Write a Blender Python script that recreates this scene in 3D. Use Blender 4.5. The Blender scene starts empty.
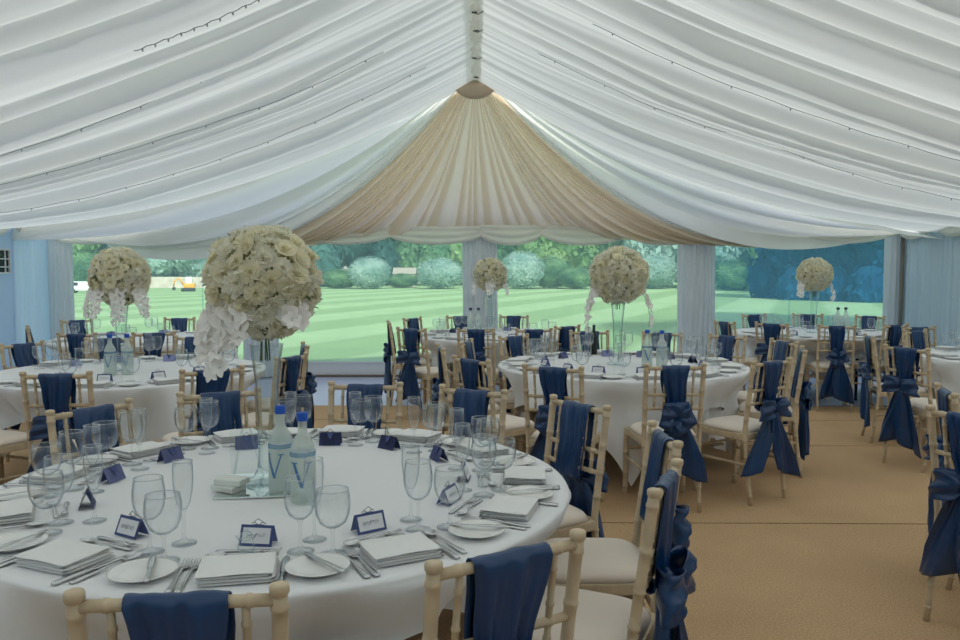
import bpy, bmesh, math, random
from mathutils import Vector, Matrix, Euler, noise
PI = math.pi
R_ = math.radians
S = bpy.context.scene
COL = S.collection
rnd = random.Random(7)

# ------------------------------------------------------------------ materials
def new_mat(name):
    m = bpy.data.materials.new(name); m.use_nodes = True
    nt = m.node_tree; nt.nodes.clear()
    out = nt.nodes.new('ShaderNodeOutputMaterial')
    return m, nt, out

def mat(name, col, rough=0.6, metal=0.0, spec=0.5, var=0.0, scale=20.0, bump=0.0, bscale=200.0, sheen=0.0, col2=None, aniso=None):
    m, nt, out = new_mat(name)
    b = nt.nodes.new('ShaderNodeBsdfPrincipled')
    b.inputs['Base Color'].default_value = (*col, 1)
    b.inputs['Roughness'].default_value = rough
    b.inputs['Metallic'].default_value = metal
    b.inputs['Specular IOR Level'].default_value = spec
    if sheen: b.inputs['Sheen Weight'].default_value = sheen
    nt.links.new(b.outputs[0], out.inputs[0])
    tc = None
    if var or bump:
        tc = nt.nodes.new('ShaderNodeTexCoord')
    if var:
        n = nt.nodes.new('ShaderNodeTexNoise'); n.inputs['Scale'].default_value = scale
        n.inputs['Detail'].default_value = 5
        r = nt.nodes.new('ShaderNodeValToRGB')
        c2 = col2 or tuple(c * (1 - var) for c in col)
        r.color_ramp.elements[0].position = .3; r.color_ramp.elements[1].position = .7
        r.color_ramp.elements[0].color = (*c2, 1); r.color_ramp.elements[1].color = (*col, 1)
        nt.links.new(tc.outputs['Object'], n.inputs['Vector'])
        nt.links.new(n.outputs['Fac'], r.inputs[0]); nt.links.new(r.outputs[0], b.inputs['Base Color'])
    if bump:
        n = nt.nodes.new('ShaderNodeTexNoise'); n.inputs['Scale'].default_value = bscale
        n.inputs['Detail'].default_value = 3
        bp = nt.nodes.new('ShaderNodeBump'); bp.inputs['Strength'].default_value = bump
        bp.inputs['Distance'].default_value = .01
        nt.links.new(tc.outputs['Object'], n.inputs['Vector'])
        nt.links.new(n.outputs['Fac'], bp.inputs['Height']); nt.links.new(bp.outputs[0], b.inputs['Normal'])
    return m

def fabric(name, col, trans=0.5, tcol=None, bump=0.15):
    m, nt, out = new_mat(name)
    d = nt.nodes.new('ShaderNodeBsdfDiffuse'); d.inputs[0].default_value = (*col, 1)
    t = nt.nodes.new('ShaderNodeBsdfTranslucent'); t.inputs[0].default_value = (*(tcol or col), 1)
    mx = nt.nodes.new('ShaderNodeMixShader'); mx.inputs[0].default_value = trans
    tc = nt.nodes.new('ShaderNodeTexCoord')
    n = nt.nodes.new('ShaderNodeTexNoise'); n.inputs['Scale'].default_value = 14; n.inputs['Detail'].default_value = 4
    bp = nt.nodes.new('ShaderNodeBump'); bp.inputs['Strength'].default_value = bump; bp.inputs['Distance'].default_value = .02
    nt.links.new(tc.outputs['Object'], n.inputs['Vector']); nt.links.new(n.outputs['Fac'], bp.inputs['Height'])
    nt.links.new(bp.outputs[0], d.inputs['Normal'])
    nt.links.new(d.outputs[0], mx.inputs[1]); nt.links.new(t.outputs[0], mx.inputs[2]); nt.links.new(mx.outputs[0], out.inputs[0])
    return m

def thin_glass(name, tint=(.985, .99, .99), refl=.55, edge=(.62, .67, .69), haze=0.0, hazecol=(.75, .9, .95)):
    """thin clear sheet: see-through, more mirror-like and slightly tinted at grazing angles"""
    m, nt, out = new_mat(name)
    tr = nt.nodes.new('ShaderNodeBsdfTransparent')
    lw = nt.nodes.new('ShaderNodeLayerWeight'); lw.inputs['Blend'].default_value = .5
    cr = nt.nodes.new('ShaderNodeValToRGB')
    cr.color_ramp.elements[0].color = (*tint, 1); cr.color_ramp.elements[1].color = (*edge, 1)
    cr.color_ramp.elements[0].position = .45; cr.color_ramp.elements[1].position = 1.0
    nt.links.new(lw.outputs['Facing'], cr.inputs[0]); nt.links.new(cr.outputs[0], tr.inputs[0])
    g = nt.nodes.new('ShaderNodeBsdfGlossy'); g.inputs['Roughness'].default_value = .04
    g.inputs[0].default_value = (.95, .97, 1, 1)
    pw = nt.nodes.new('ShaderNodeMath'); pw.operation = 'POWER'; pw.inputs[1].default_value = 2.4
    ml = nt.nodes.new('ShaderNodeMath'); ml.operation = 'MULTIPLY_ADD'; ml.inputs[1].default_value = refl; ml.inputs[2].default_value = .025
    nt.links.new(lw.outputs['Facing'], pw.inputs[0]); nt.links.new(pw.outputs[0], ml.inputs[0])
    mx = nt.nodes.new('ShaderNodeMixShader')
    nt.links.new(ml.outputs[0], mx.inputs[0]); nt.links.new(tr.outputs[0], mx.inputs[1]); nt.links.new(g.outputs[0], mx.inputs[2])
    last = mx
    if haze:
        d = nt.nodes.new('ShaderNodeBsdfTranslucent'); d.inputs[0].default_value = (*hazecol, 1)
        d2 = nt.nodes.new('ShaderNodeBsdfDiffuse'); d2.inputs[0].default_value = (*hazecol, 1)
        md = nt.nodes.new('ShaderNodeMixShader'); md.inputs[0].default_value = .35
        nt.links.new(d.outputs[0], md.inputs[1]); nt.links.new(d2.outputs[0], md.inputs[2])
        m2 = nt.nodes.new('ShaderNodeMixShader'); m2.inputs[0].default_value = haze
        nt.links.new(mx.outputs[0], m2.inputs[1]); nt.links.new(md.outputs[0], m2.inputs[2]); last = m2
    nt.links.new(last.outputs[0], out.inputs[0])
    return m

M = {}
M['lining'] = fabric('roof_lining_fabric', (.88, .87, .76), .345, (.79, .84, .82))
M['lining_lit'] = fabric('end_lining_lit', (.88, .88, .84), .6, (.90, .91, .89))  # roof lining lightened for end pleats that catch the sky
M['gable'] = fabric('gable_lining_bounce_tan', (.90, .81, .67), .55, (.94, .84, .70))  # tan carries the gable's shade and brown floor bounce in its colour
M['wall'] = fabric('wall_lining_shaded', (.55, .67, .75), .05, (.55, .72, .92))  # white lining with its bluish shade put into the colour
M['wall_skytint'] = fabric('left_wall_skytint', (.64, .75, .87), .30, (.50, .72, .95))  # white lining with blue skylight put into the colour
M['drape'] = fabric('drape_fabric', (.76, .78, .78), .22, (.66, .76, .88))
M['valance'] = fabric('valance_fabric', (.84, .82, .74), .3, (.80, .82, .76))
M['outer'] = fabric('outer_pvc', (.8, .82, .84), .78, (.94, .94, .94), 0)
M['linen'] = mat('linen_cloth', (.79, .80, .81), .8, spec=.2, bump=.08, bscale=60)
M['napkin'] = mat('napkin_linen', (.80, .80, .79), .85, spec=.2, bump=.1, bscale=160)
M['china'] = mat('white_china', (.82, .82, .80), .18)
M['silver'] = mat('cutlery_steel', (.62, .63, .64), .22, 1.0)
M['glass'] = thin_glass('drinking_glass', haze=.012, hazecol=(.9, .93, .95))
M['rim'] = thin_glass('glass_rim_glint', (.95, .96, .97), .8, (.75, .78, .8), .35, (.95, .96, .97))  # white haze paints the bright highlight along the rim
M['vase'] = thin_glass('vase_glass', (.96, .985, .98), .85, (.38, .50, .50))
M['bottle'] = thin_glass('bottle_glass', (.92, .95, .93), .3, (.66, .76, .74), .50, (.84, .88, .84))
M['bluecap'] = mat('blue_cap', (.01, .09, .50), .4)
M['blacktop'] = mat('dark_cap', (.02, .03, .06), .4)
M['darkglass'] = mat('dark_green_glass', (.012, .02, .018), .1)
M['logo'] = mat('logo_blue', (.05, .16, .34), .5)
M['card'] = mat('card_blue', (.28, .32, .58), .7, var=.15, scale=60)
M['navycard'] = mat('card_frame_blue', (.045, .075, .22), .6)
M['paper'] = mat('card_paper', (.78, .78, .80), .8)
M['ink'] = mat('card_ink', (.28, .29, .36), .8)
M['wire'] = mat('dark_wire', (.09, .10, .10), .5)
M['cable'] = mat('string_cable', (.20, .22, .22), .6)
M['bulb'] = mat('small_bulb', (.30, .33, .33), .25)
M['wood'] = mat('limewashed_wood', (.66, .53, .36), .55, var=.25, scale=16, bump=.1, bscale=70)
M['cushion'] = mat('ivory_cushion', (.84, .74, .64), .85, sheen=.2, bump=.05, bscale=220)
M['sash'] = mat('navy_satin', (.006, .046, .150), .30, spec=.55, var=.25, scale=6)
M['rose'] = fabric('cream_petals', (.97, .93, .78), .5, (.95, .91, .68), 0)
M['rose2'] = fabric('ivory_petals', (.97, .95, .86), .5, (.94, .92, .76), 0)
M['orchid'] = fabric('orchid_petals', (.94, .92, .89), .3, (.92, .90, .86), 0)
M['orchidheart'] = mat('orchid_heart', (.42, .46, .08), .6)
M['leaf'] = mat('flower_leaf', (.05, .085, .02), .5)
M['core'] = mat('moss_foam', (.36, .36, .20), .9)
M['stem'] = mat('green_stem', (.08, .15, .04), .6)
M['mirror'] = mat('mirror_tile', (.80, .88, .86), .04, 1.0)
M['frame'] = mat('white_pvc_frame', (.72, .74, .76), .45)
M['bar'] = mat('ground_bar', (.16, .12, .09), .6)
M['pole'] = mat('aluminium', (.55, .56, .56), .4, .8)
M['box'] = mat('favour_box', (.74, .78, .73), .6)
M['tabletop'] = mat('plywood_top', (.36, .25, .15), .6, var=.3, scale=5)
M['tableleg'] = mat('black_steel', (.02, .02, .025), .45, .3)
M['bark'] = mat('bark', (.10, .075, .05), .9, var=.4, scale=5)
M['stone'] = mat('cottage_stone', (.62, .55, .46), .9, var=.3, scale=2)
M['tiles'] = mat('roof_tiles', (.42, .38, .30), .8, var=.3, scale=6)
M['vanwhite'] = mat('van_paint', (.75, .76, .76), .25)
M['yellow'] = mat('digger_yellow', (.75, .36, .03), .45)
M['rubber'] = mat('rubber', (.02, .02, .02), .8)
M['darkwin'] = mat('dark_window', (.015, .02, .03), .08)
M['plastic'] = mat('groundsheet', (.50, .51, .66), .35, var=.08, scale=3)

def foliage(name, c1, c2):
    m, nt, out = new_mat(name)
    tc = nt.nodes.new('ShaderNodeTexCoord')
    n = nt.nodes.new('ShaderNodeTexNoise'); n.inputs['Scale'].default_value = 1.6; n.inputs['Detail'].default_value = 6
    r = nt.nodes.new('ShaderNodeValToRGB')
    r.color_ramp.elements[0].position = .35; r.color_ramp.elements[1].position = .65
    r.color_ramp.elements[0].color = (*c1, 1); r.color_ramp.elements[1].color = (*c2, 1)
    d = nt.nodes.new('ShaderNodeBsdfDiffuse'); t = nt.nodes.new('ShaderNodeBsdfTranslucent')
    mx = nt.nodes.new('ShaderNodeMixShader'); mx.inputs[0].default_value = .3
    nt.links.new(tc.outputs['Object'], n.inputs['Vector']); nt.links.new(n.outputs['Fac'], r.inputs[0])
    nt.links.new(r.outputs[0], d.inputs[0]); nt.links.new(r.outputs[0], t.inputs[0])
    nt.links.new(d.outputs[0], mx.inputs[1]); nt.links.new(t.outputs[0], mx.inputs[2]); nt.links.new(mx.outputs[0], out.inputs[0])
    return m
M['f_shade'] = foliage('foliage_shaded', (.008, .055, .14), (.02, .13, .24))  # deep shade and its blue cast put into the leaf colour
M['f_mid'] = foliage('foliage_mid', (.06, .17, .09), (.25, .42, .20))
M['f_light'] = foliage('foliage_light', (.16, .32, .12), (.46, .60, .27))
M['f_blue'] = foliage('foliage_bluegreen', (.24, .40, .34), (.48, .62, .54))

def lawn_mat():
    m, nt, out = new_mat('striped_lawn')
    tc = nt.nodes.new('ShaderNodeTexCoord')
    mp = nt.nodes.new('ShaderNodeMapping'); mp.inputs['Rotation'].default_value = (0, 0, R_(22.3))
    w = nt.nodes.new('ShaderNodeTexWave'); w.inputs['Scale'].default_value = .075; w.inputs['Distortion'].default_value = .4
    w.inputs['Detail'].default_value = 0
    r = nt.nodes.new('ShaderNodeValToRGB')
    r.color_ramp.elements[0].position = .42; r.color_ramp.elements[1].position = .58
    r.color_ramp.elements[0].color = (.27, .40, .18, 1); r.color_ramp.elements[1].color = (.36, .50, .25, 1)
    n = nt.nodes.new('ShaderNodeTexNoise'); n.inputs['Scale'].default_value = .6; n.inputs['Detail'].default_value = 8
    mix = nt.nodes.new('ShaderNodeMix'); mix.data_type = 'RGBA'; mix.blend_type = 'OVERLAY'; mix.inputs[0].default_value = .2
    b = nt.nodes.new('ShaderNodeBsdfDiffuse')
    nt.links.new(tc.outputs['Object'], mp.inputs[0]); nt.links.new(mp.outputs[0], w.inputs['Vector'])
    nt.links.new(w.outputs['Fac'], r.inputs[0]); nt.links.new(tc.outputs['Object'], n.inputs['Vector'])
    nt.links.new(r.outputs[0], mix.inputs[6]); nt.links.new(n.outputs['Fac'], mix.inputs[7])
    nt.links.new(mix.outputs[2], b.inputs[0]); nt.links.new(b.outputs[0], out.inputs[0])
    return m
M['lawn'] = lawn_mat()

def coir_mat():
    m, nt, out = new_mat('coir_matting')
    tc = nt.nodes.new('ShaderNodeTexCoord')
    b = nt.nodes.new('ShaderNodeBsdfPrincipled'); b.inputs['Roughness'].default_value = .95
    b.inputs['Specular IOR Level'].default_value = .15
    n = nt.nodes.new('ShaderNodeTexNoise'); n.inputs['Scale'].default_value = 130; n.inputs['Detail'].default_value = 4
    n2 = nt.nodes.new('ShaderNodeTexNoise'); n2.inputs['Scale'].default_value = 1.5; n2.inputs['Detail'].default_value = 4
    r = nt.nodes.new('ShaderNodeValToRGB')
    r.color_ramp.elements[0].color = (.40, .26, .140, 1); r.color_ramp.elements[1].color = (.66, .445, .258, 1)
    r.color_ramp.elements[0].position = .3; r.color_ramp.elements[1].position = .72
    ad = nt.nodes.new('ShaderNodeMath'); ad.operation = 'MULTIPLY_ADD'; ad.inputs[1].default_value = .35; ad.inputs[2].default_value = -.17
    ad2 = nt.nodes.new('ShaderNodeMath'); ad2.operation = 'ADD'
    nt.links.new(tc.outputs['Object'], n.inputs['Vector']); nt.links.new(tc.outputs['Object'], n2.inputs['Vector'])
    nt.links.new(n2.outputs['Fac'], ad.inputs[0]); nt.links.new(n.outputs['Fac'], ad2.inputs[0]); nt.links.new(ad.outputs[0], ad2.inputs[1])
    nt.links.new(ad2.outputs[0], r.inputs[0])
    bp = nt.nodes.new('ShaderNodeBump'); bp.inputs['Strength'].default_value = .5; bp.inputs['Distance'].default_value = .006
    nt.links.new(n.outputs['Fac'], bp.inputs['Height']); nt.links.new(bp.outputs[0], b.inputs['Normal'])
    nt.links.new(r.outputs[0], b.inputs['Base Color']); nt.links.new(b.outputs[0], out.inputs[0])
    return m
M['coir'] = coir_mat()

# ------------------------------------------------------------------ mesh helpers
def mesh_of(name, bm, m, smooth=True):
    bmesh.ops.recalc_face_normals(bm, faces=bm.faces)
    me = bpy.data.meshes.new(name); bm.to_mesh(me); bm.free()
    if smooth:
        for p in me.polygons: p.use_smooth = True
    if m: me.materials.append(M[m] if isinstance(m, str) else m)
    return me

def ob(name, me, parent=None, loc=(0, 0, 0), rot=(0, 0, 0), scale=(1, 1, 1)):
    o = bpy.data.objects.new(name, me); COL.objects.link(o)
    o.location = loc; o.rotation_euler = rot; o.scale = scale
    if parent: o.parent = parent
    return o

def tag(o, label=None, cat=None, group=None, kind=None):
    if label: o['label'] = label
    if cat: o['category'] = cat
    if group: o['group'] = group
    if kind: o['kind'] = kind
    return o

def thing(name, label, cat, loc=(0, 0, 0), rz=0, group=None):
    return tag(ob(name, None, None, loc, (0, 0, rz)), label, cat, group)

def copy_tree(o, parent=None):
    c = o.copy(); COL.objects.link(c)
    if parent: c.parent = parent
    for ch in list(o.children): copy_tree(ch, c)
    return c

def add_box(bm, c, s, bevel=0, mtx=None):
    r = bmesh.ops.create_cube(bm, size=1)
    vs = r['verts']
    bmesh.ops.scale(bm, vec=s, verts=vs)
    bmesh.ops.translate(bm, vec=c, verts=vs)
    if bevel:
        es = list({e for v in vs for e in v.link_edges})
        rr = bmesh.ops.bevel(bm, geom=es, offset=bevel, segments=2, affect='EDGES', profile=.6)
        vs = list({v for f in rr['faces'] for v in f.verts} | {v for v in vs if v.is_valid})
    if mtx: bmesh.ops.transform(bm, matrix=mtx, verts=vs)
    return vs

def add_tube(bm, pts, radii, n=10, cap=True):
    pts = [Vector(p) for p in pts]
    if not hasattr(radii, '__len__'): radii = [radii] * len(pts)
    rings = []
    up = None
    for i, p in enumerate(pts):
        a = pts[max(0, i - 1)]; b = pts[min(len(pts) - 1, i + 1)]
        d = (b - a).normalized()
        if up is None:
            up = Vector((0, 0, 1)) if abs(d.z) < .9 else Vector((1, 0, 0))
        x = up.cross(d)
        if x.length < 1e-5: x = Vector((0, 1, 0)).cross(d)
        x.normalize(); y = d.cross(x); up = y
        rings.append([bm.verts.new(p + (x * math.cos(t) + y * math.sin(t)) * radii[i]) for t in (2 * PI * k / n for k in range(n))])
    for i in range(len(rings) - 1):
        for k in range(n):
            bm.faces.new((rings[i][k], rings[i][(k + 1) % n], rings[i + 1][(k + 1) % n], rings[i + 1][k]))
    if cap:
        bm.faces.new(rings[0][::-1]); bm.faces.new(rings[-1])
    return [v for r in rings for v in r]

def add_lathe(bm, prof, n=24, c=(0, 0, 0), close=False):
    rings = []
    for r, z in prof:
        if r < 1e-5: rings.append([bm.verts.new((c[0], c[1], c[2] + z))])
        else: rings.append([bm.verts.new((c[0] + r * math.cos(2 * PI * k / n), c[1] + r * math.sin(2 * PI * k / n), c[2] + z)) for k in range(n)])
    prs = list(zip(rings[:-1], rings[1:]))
    if close: prs.append((rings[-1], rings[0]))
    for a, b in prs:
        for k in range(n):
            k2 = (k + 1) % n
            if len(a) == 1 and len(b) == 1: continue
            if len(a) == 1: bm.faces.new((a[0], b[k2], b[k]))
            elif len(b) == 1: bm.faces.new((a[k], a[k2], b[0]))
            else: bm.faces.new((a[k], a[k2], b[k2], b[k]))

def add_grid(bm, nu, nv, fn, closed_u=False):
    g = [[bm.verts.new(fn(i, j)) for j in range(nv)] for i in range(nu)]
    for i in range(nu if closed_u else nu - 1):
        i2 = (i + 1) % nu
        for j in range(nv - 1):
            bm.faces.new((g[i][j], g[i2][j], g[i2][j + 1], g[i][j + 1]))
    return g

def add_ball(bm, c, r, seg=12, rings=8, sc=(1, 1, 1)):
    vs = bmesh.ops.create_uvsphere(bm, u_segments=seg, v_segments=rings, radius=r)['verts']
    bmesh.ops.scale(bm, vec=sc, verts=vs); bmesh.ops.translate(bm, vec=c, verts=vs)
    return vs

def solid(o, t=.003):
    md = o.modifiers.new('thickness', 'SOLIDIFY'); md.thickness = t; md.offset = 0
    return o

def shell_mesh(name, bm, m, t):
    """give an open sheet a real thickness"""
    bmesh.ops.recalc_face_normals(bm, faces=bm.faces); bm.normal_update()
    faces = bm.faces[:]; border = [e for e in bm.edges if len(e.link_faces) == 1]
    twin = {v: bm.verts.new(v.co - v.normal * t) for v in bm.verts[:]}
    for f in faces: bm.faces.new([twin[v] for v in reversed(f.verts)])
    for e in border:
        a, b = e.verts; bm.faces.new((a, b, twin[b], twin[a]))
    return mesh_of(name, bm, m)

BM = bmesh.new

# ------------------------------------------------------------------ camera / view
cam = bpy.data.cameras.new('camera'); cam.lens = 29.8; cam.sensor_width = 36; cam.clip_end = 500
co = bpy.data.objects.new('camera', cam); COL.objects.link(co)
co.location = (0, 0, 1.47); co.rotation_euler = (R_(90 - 3.53), 0, R_(-.36))
S.camera = co
S.view_settings.view_transform = 'Standard'; S.view_settings.look = 'None'
S.view_settings.exposure = 0.25; S.view_settings.gamma = 1.0; S.view_settings.use_curve_mapping = False
S.cycles.use_denoising = True
S.cycles.max_bounces = 10; S.cycles.diffuse_bounces = 5; S.cycles.transparent_max_bounces = 32
S.cycles.caustics_reflective = False; S.cycles.caustics_refractive = False
S.cycles.sample_clamp_indirect = 6

# ------------------------------------------------------------------ sky and sun
w = bpy.data.worlds.new('sky'); S.world = w; w.use_nodes = True
wn = w.node_tree; wn.nodes.clear()
wo = wn.nodes.new('ShaderNodeOutputWorld'); bg = wn.nodes.new('ShaderNodeBackground')
sky = wn.nodes.new('ShaderNodeTexSky'); sky.sky_type = 'NISHITA'; sky.sun_disc = False
sky.sun_elevation = R_(40); sky.sun_rotation = R_(167); sky.air_density = 1.3; sky.dust_density = 1.5
bg.inputs[1].default_value = .23
hs = wn.nodes.new('ShaderNodeHueSaturation'); hs.inputs['Saturation'].default_value = .6
wn.links.new(sky.outputs[0], hs.inputs['Color']); wn.links.new(hs.outputs[0], bg.inputs[0]); wn.links.new(bg.outputs[0], wo.inputs[0])
sun = bpy.data.lights.new('sun', 'SUN'); sun.energy = 3.1; sun.angle = R_(2.5); sun.color = (1, .965, .90)
so = bpy.data.objects.new('sun', sun); COL.objects.link(so)
so.location = (8, -10, 20)
so.rotation_euler = Vector((-.20, .86, -.82)).to_track_quat('-Z', 'Y').to_euler()

# ------------------------------------------------------------------ the tent
YB, YE, YA = -4.0, 11.0, 10.2       # rear end, far wall, end of ridge
HW = 5.85                            # half width
ZR = 3.86
def roof_z(x, y):
    a = abs(x)
    t = max(0, min(1, (y - 7.5) / 2.7))
    z = ZR - .43 * a + .0195 * a * a
    sag = .10 + .10 * t
    return z - sag * 4 * (a / HW) * (1 - a / HW) * .9

# lining pleats: gather lines at random spacing, fabric bellying between them
fr = random.Random(21)
gath = []
y = YB - .6
while y < YA + .01:
    gath.append(y); y += fr.choice([.18, .24, .3, .4, .5, .62]) * (1.15 if y < 6 else .85)
gath[-1] = YA
fparam = [(fr.uniform(.3, .8), fr.uniform(.6, 1.3), fr.uniform(-.02, .02)) for _ in gath]
import bisect
def pleat(y, a):
    k = max(0, min(len(gath) - 2, bisect.bisect_right(gath, y) - 1))
    g0, g1 = gath[k], gath[k + 1]
    u = max(0, min(1, (y - g0) / (g1 - g0)))
    sk, am, _ = fparam[k]
    u = u ** (math.log(.5) / math.log(sk))
    belly = (1 - (2 * u - 1) ** 2)
    A = min(.13, .29 * (g1 - g0)) * am
    grow = min(1, .25 + a / 2.2) * (1 - .45 * max(0, (a - 4) / 1.85))
    fine = .010 * abs(math.sin(y * 31 + 3 * math.sin(y * 5))) * max(0, 1 - a / 2.4)
    fine += .005 * math.sin(y * 47 + a * .8 + 4 * math.sin(y * 3.1)) * max(0, 1 - a / 4.5)
    return -A * belly * grow - fine

def ceiling_side(sgn):
    bm = BM()
    ny, nx = 760, 34
    def fn(i, j):
        y = YB + (YA - YB) * i / (ny - 1)
        a = HW * (j / (nx - 1)) ** 1.15
        # pleats drift a little on their way down to the eaves
        yw = y + .05 * a * math.sin(y * .9 + sgn) + .03 * math.sin(a * 1.3 + y * 2)
        yy = y
        return (sgn * a, yy, roof_z(a, y) + pleat(min(YA, yw), a))
    add_grid(bm, ny, nx, fn)
    return mesh_of('ceiling', bm, 'lining')
for s, nm in ((-1, 'ceiling'), (1, 'ceiling')):
    tag(ob(nm, ceiling_side(s)), kind='structure')

# pleated fan at the gable end
def fan_rim(t):
    """t in -1..1: eave of the left side, along the far wall, eave of the right side"""
    s = -1 if t < 0 else 1
    u = abs(t)
    wallpart = .86
    if u < wallpart:
        x = HW * u / wallpart
        sg = .10 * math.sin(min(1, max(0, (x - 1.0) / (HW - 1.0))) * PI) ** 1.2 * (2.1 if s < 0 else 1.1)
        return Vector((s * x, YE - .12, 1.985 - sg + .08 * (x / HW) ** 4))
    v = (u - wallpart) / (1 - wallpart)
    return Vector((s * (HW), YE - .12 - v * (YE - .12 - YA), 2.06))
def gable_fan():
    bm = BM()
    nt_, ns = 1500, 26
    apex = Vector((0, YA, ZR - .03))
    fr2 = random.Random(5)
    marks = [-1.0]
    while marks[-1] < 1: marks.append(marks[-1] + fr2.choice([.020, .028, .038, .052, .07]) * (.8 + 1.1 * abs(marks[-1])))
    amps = [fr2.uniform(.6, 1.5) for _ in marks]; sks = [fr2.uniform(.25, .75) for _ in marks]
    def fn(i, j):
        t = -1 + 2 * i / (nt_ - 1); s = j / (ns - 1)
        e = fan_rim(t)
        a0 = apex + Vector((t * .35, -.02 + .1 * abs(t), -.03 - .02 * abs(t)))
        p = a0.lerp(e, s)
        L = (e - a0).length
        p.z -= .15 * L * 4 * s * (1 - s) * (.45 + .55 * min(1, abs(t) * 2.6)) * (1 if abs(t) < .8 else max(0.2, 1 - (abs(t) - .8) * 4))
        k = max(0, min(len(marks) - 2, bisect.bisect_right(marks, t) - 1))
        u = (t - marks[k]) / (marks[k + 1] - marks[k]); u = max(0, min(1, u)) ** (math.log(.5) / math.log(sks[k]))
        A = (marks[k + 1] - marks[k]) * 2.2 * amps[k] * (1 - (2 * u - 1) ** 2) * min(1, .15 + s * 1.2)
        p.y -= A * .8; p.z -= A * .5 * min(1, abs(t) * 2)
        return p
    # pleats beyond these two take the lightened copy of the lining
    lo = min(marks, key=lambda v: abs(v + .58)); hi = min(marks, key=lambda v: abs(v - .70))
    add_grid(bm, nt_, ns, fn)
    bm.faces.index_update()
    for f in bm.faces:
        t = -1 + 2 * (f.index // (ns - 1)) / (nt_ - 1)
        if t < lo or t > hi: f.material_index = 1
    # the folded-under half of every pleat makes a second layer
    for k in range(len(marks) - 1):
        t0 = marks[k]; wd = (marks[k + 1] - marks[k]) * fr2.uniform(.30, .62)
        if t0 + wd > 1: continue
        def fn2(i, j):
            t = t0 + wd * i / 4
            jj = (t + 1) / 2 * (nt_ - 1)
            a = fn(int(jj), j); b = fn(min(nt_ - 1, int(jj) + 1), j)
            p = a.lerp(b, jj - int(jj)); sx = -1 if t < 0 else 1
            p.y += .012; p.x += sx * .004; p.z += .006
            return p
        n0 = len(bm.faces); add_grid(bm, 5, ns, fn2); bm.faces.ensure_lookup_table()
        if t0 < lo - 1e-6 or t0 > hi - 1e-6:
            for q_ in range(n0, len(bm.faces)): bm.faces[q_].material_index = 1
    me = mesh_of('ceiling_gable', bm, 'gable'); me.materials.append(M['lining_lit'])
    return me
tag(ob('ceiling', gable_fan()), kind='structure')

# rosette knot at the gathering point and lining strip along the ridge
bm = BM()
for k in range(40):
    t = -1 + 2 * k / 39
    b = .20 * (1 - t * t) ** .6
    add_tube(bm, [(t * .06, YA - .24, ZR - .05), (t * .16, YA - .27, ZR - .06 - b * .45), (t * .28, YA - .24, ZR - .075 - b)], [.010, .018, .014], 8)
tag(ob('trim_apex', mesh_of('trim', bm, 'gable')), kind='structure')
bm = BM()
def ridge_fn(i, j):
    y = YB + (YA - .15 - YB) * i / 399
    x = (-.085 + .17 * j / 8)
    return (x, y, ZR - .015 - .03 * (1 - (x / .085) ** 2) + .012 * math.sin(y * 40 + 2 * math.sin(y * 7)) * abs(x / .085))
add_grid(bm, 400, 9, ridge_fn)
tag(ob('trim_ridge', mesh_of('trim', bm, 'valance')), kind='structure')
# steel ridge clips
bm = BM()
for y in (4.2, 7.35, 7.9, 8.9, 9.75):
    add_box(bm, (rnd.uniform(-.01, .03), y, ZR - .055), (.05, .025, .010), .003)
    add_tube(bm, [(-.02, y, ZR - .055), (.03, y + .03, ZR - .062), (.075, y - .05, ZR - .058)], .004, 6)
tag(ob('trim_clips', mesh_of('trim', bm, 'wire')), kind='structure')

# walls -------------------------------------------------------------
def pleated(bm, p0, p1, z0, z1, amp=.02, wl=.09, seed=0, nz=6, step=.012, taper=0):
    p0 = Vector((p0[0], p0[1], 0)); p1 = Vector((p1[0], p1[1], 0)); L = (p1 - p0).length; d = (p1 - p0) / L
    nrm = Vector((-d.y, d.x, 0)); n = max(8, int(L / step))
    q = random.Random(seed); ph = q.uniform(0, 9)
    def fn(i, j):
        s = L * i / (n - 1); v = j / (nz - 1)
        f = math.sin(2 * PI * (s + .02 * math.sin(s * 9 + ph)) / wl + ph + .6 * v * math.sin(s * 3)) + .35 * math.sin(2 * PI * s / (wl * .37) + ph * 2)
        p = p0 + d * s + nrm * amp * f
        return (p.x, p.y, z0 + (z1 - z0) * v)
    add_grid(bm, n, nz, fn)
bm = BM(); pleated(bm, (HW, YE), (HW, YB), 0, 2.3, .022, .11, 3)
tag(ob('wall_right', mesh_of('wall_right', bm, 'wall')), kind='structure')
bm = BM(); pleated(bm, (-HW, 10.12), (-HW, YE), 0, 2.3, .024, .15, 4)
tag(ob('wall_left', mesh_of('wall_left', bm, 'wall_skytint')), kind='structure')
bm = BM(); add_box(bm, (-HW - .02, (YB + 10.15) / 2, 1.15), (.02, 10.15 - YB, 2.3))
tag(ob('wall_left', mesh_of('wall_left', bm, 'wall_skytint', False)), kind='structure')
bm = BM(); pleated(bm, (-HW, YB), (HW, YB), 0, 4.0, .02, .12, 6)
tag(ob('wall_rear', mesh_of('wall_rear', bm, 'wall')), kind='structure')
# small paned window in the left wall
wd = tag(ob('window_5', None, None, (-HW, 9.8, 1.59)), kind='structure')
bm = BM(); add_box(bm, (-.01, 0, 0), (.012, .46, .28)); ob('pane', mesh_of('pane', bm, 'darkwin', False), wd)
bm = BM()
for yy in (-.15, 0, .15): add_box(bm, (.004, yy, 0), (.014, .014, .28))
for zz in (-.07, .03): add_box(bm, (.004, 0, zz), (.014, .46, .014))
for zz in (-.145, .145): add_box(bm, (.004, 0, zz), (.03, .50, .02))
for yy in (-.24, .24): add_box(bm, (.004, yy, 0), (.03, .02, .29))
ob('frame', mesh_of('frame', bm, 'frame', False), wd)

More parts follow.
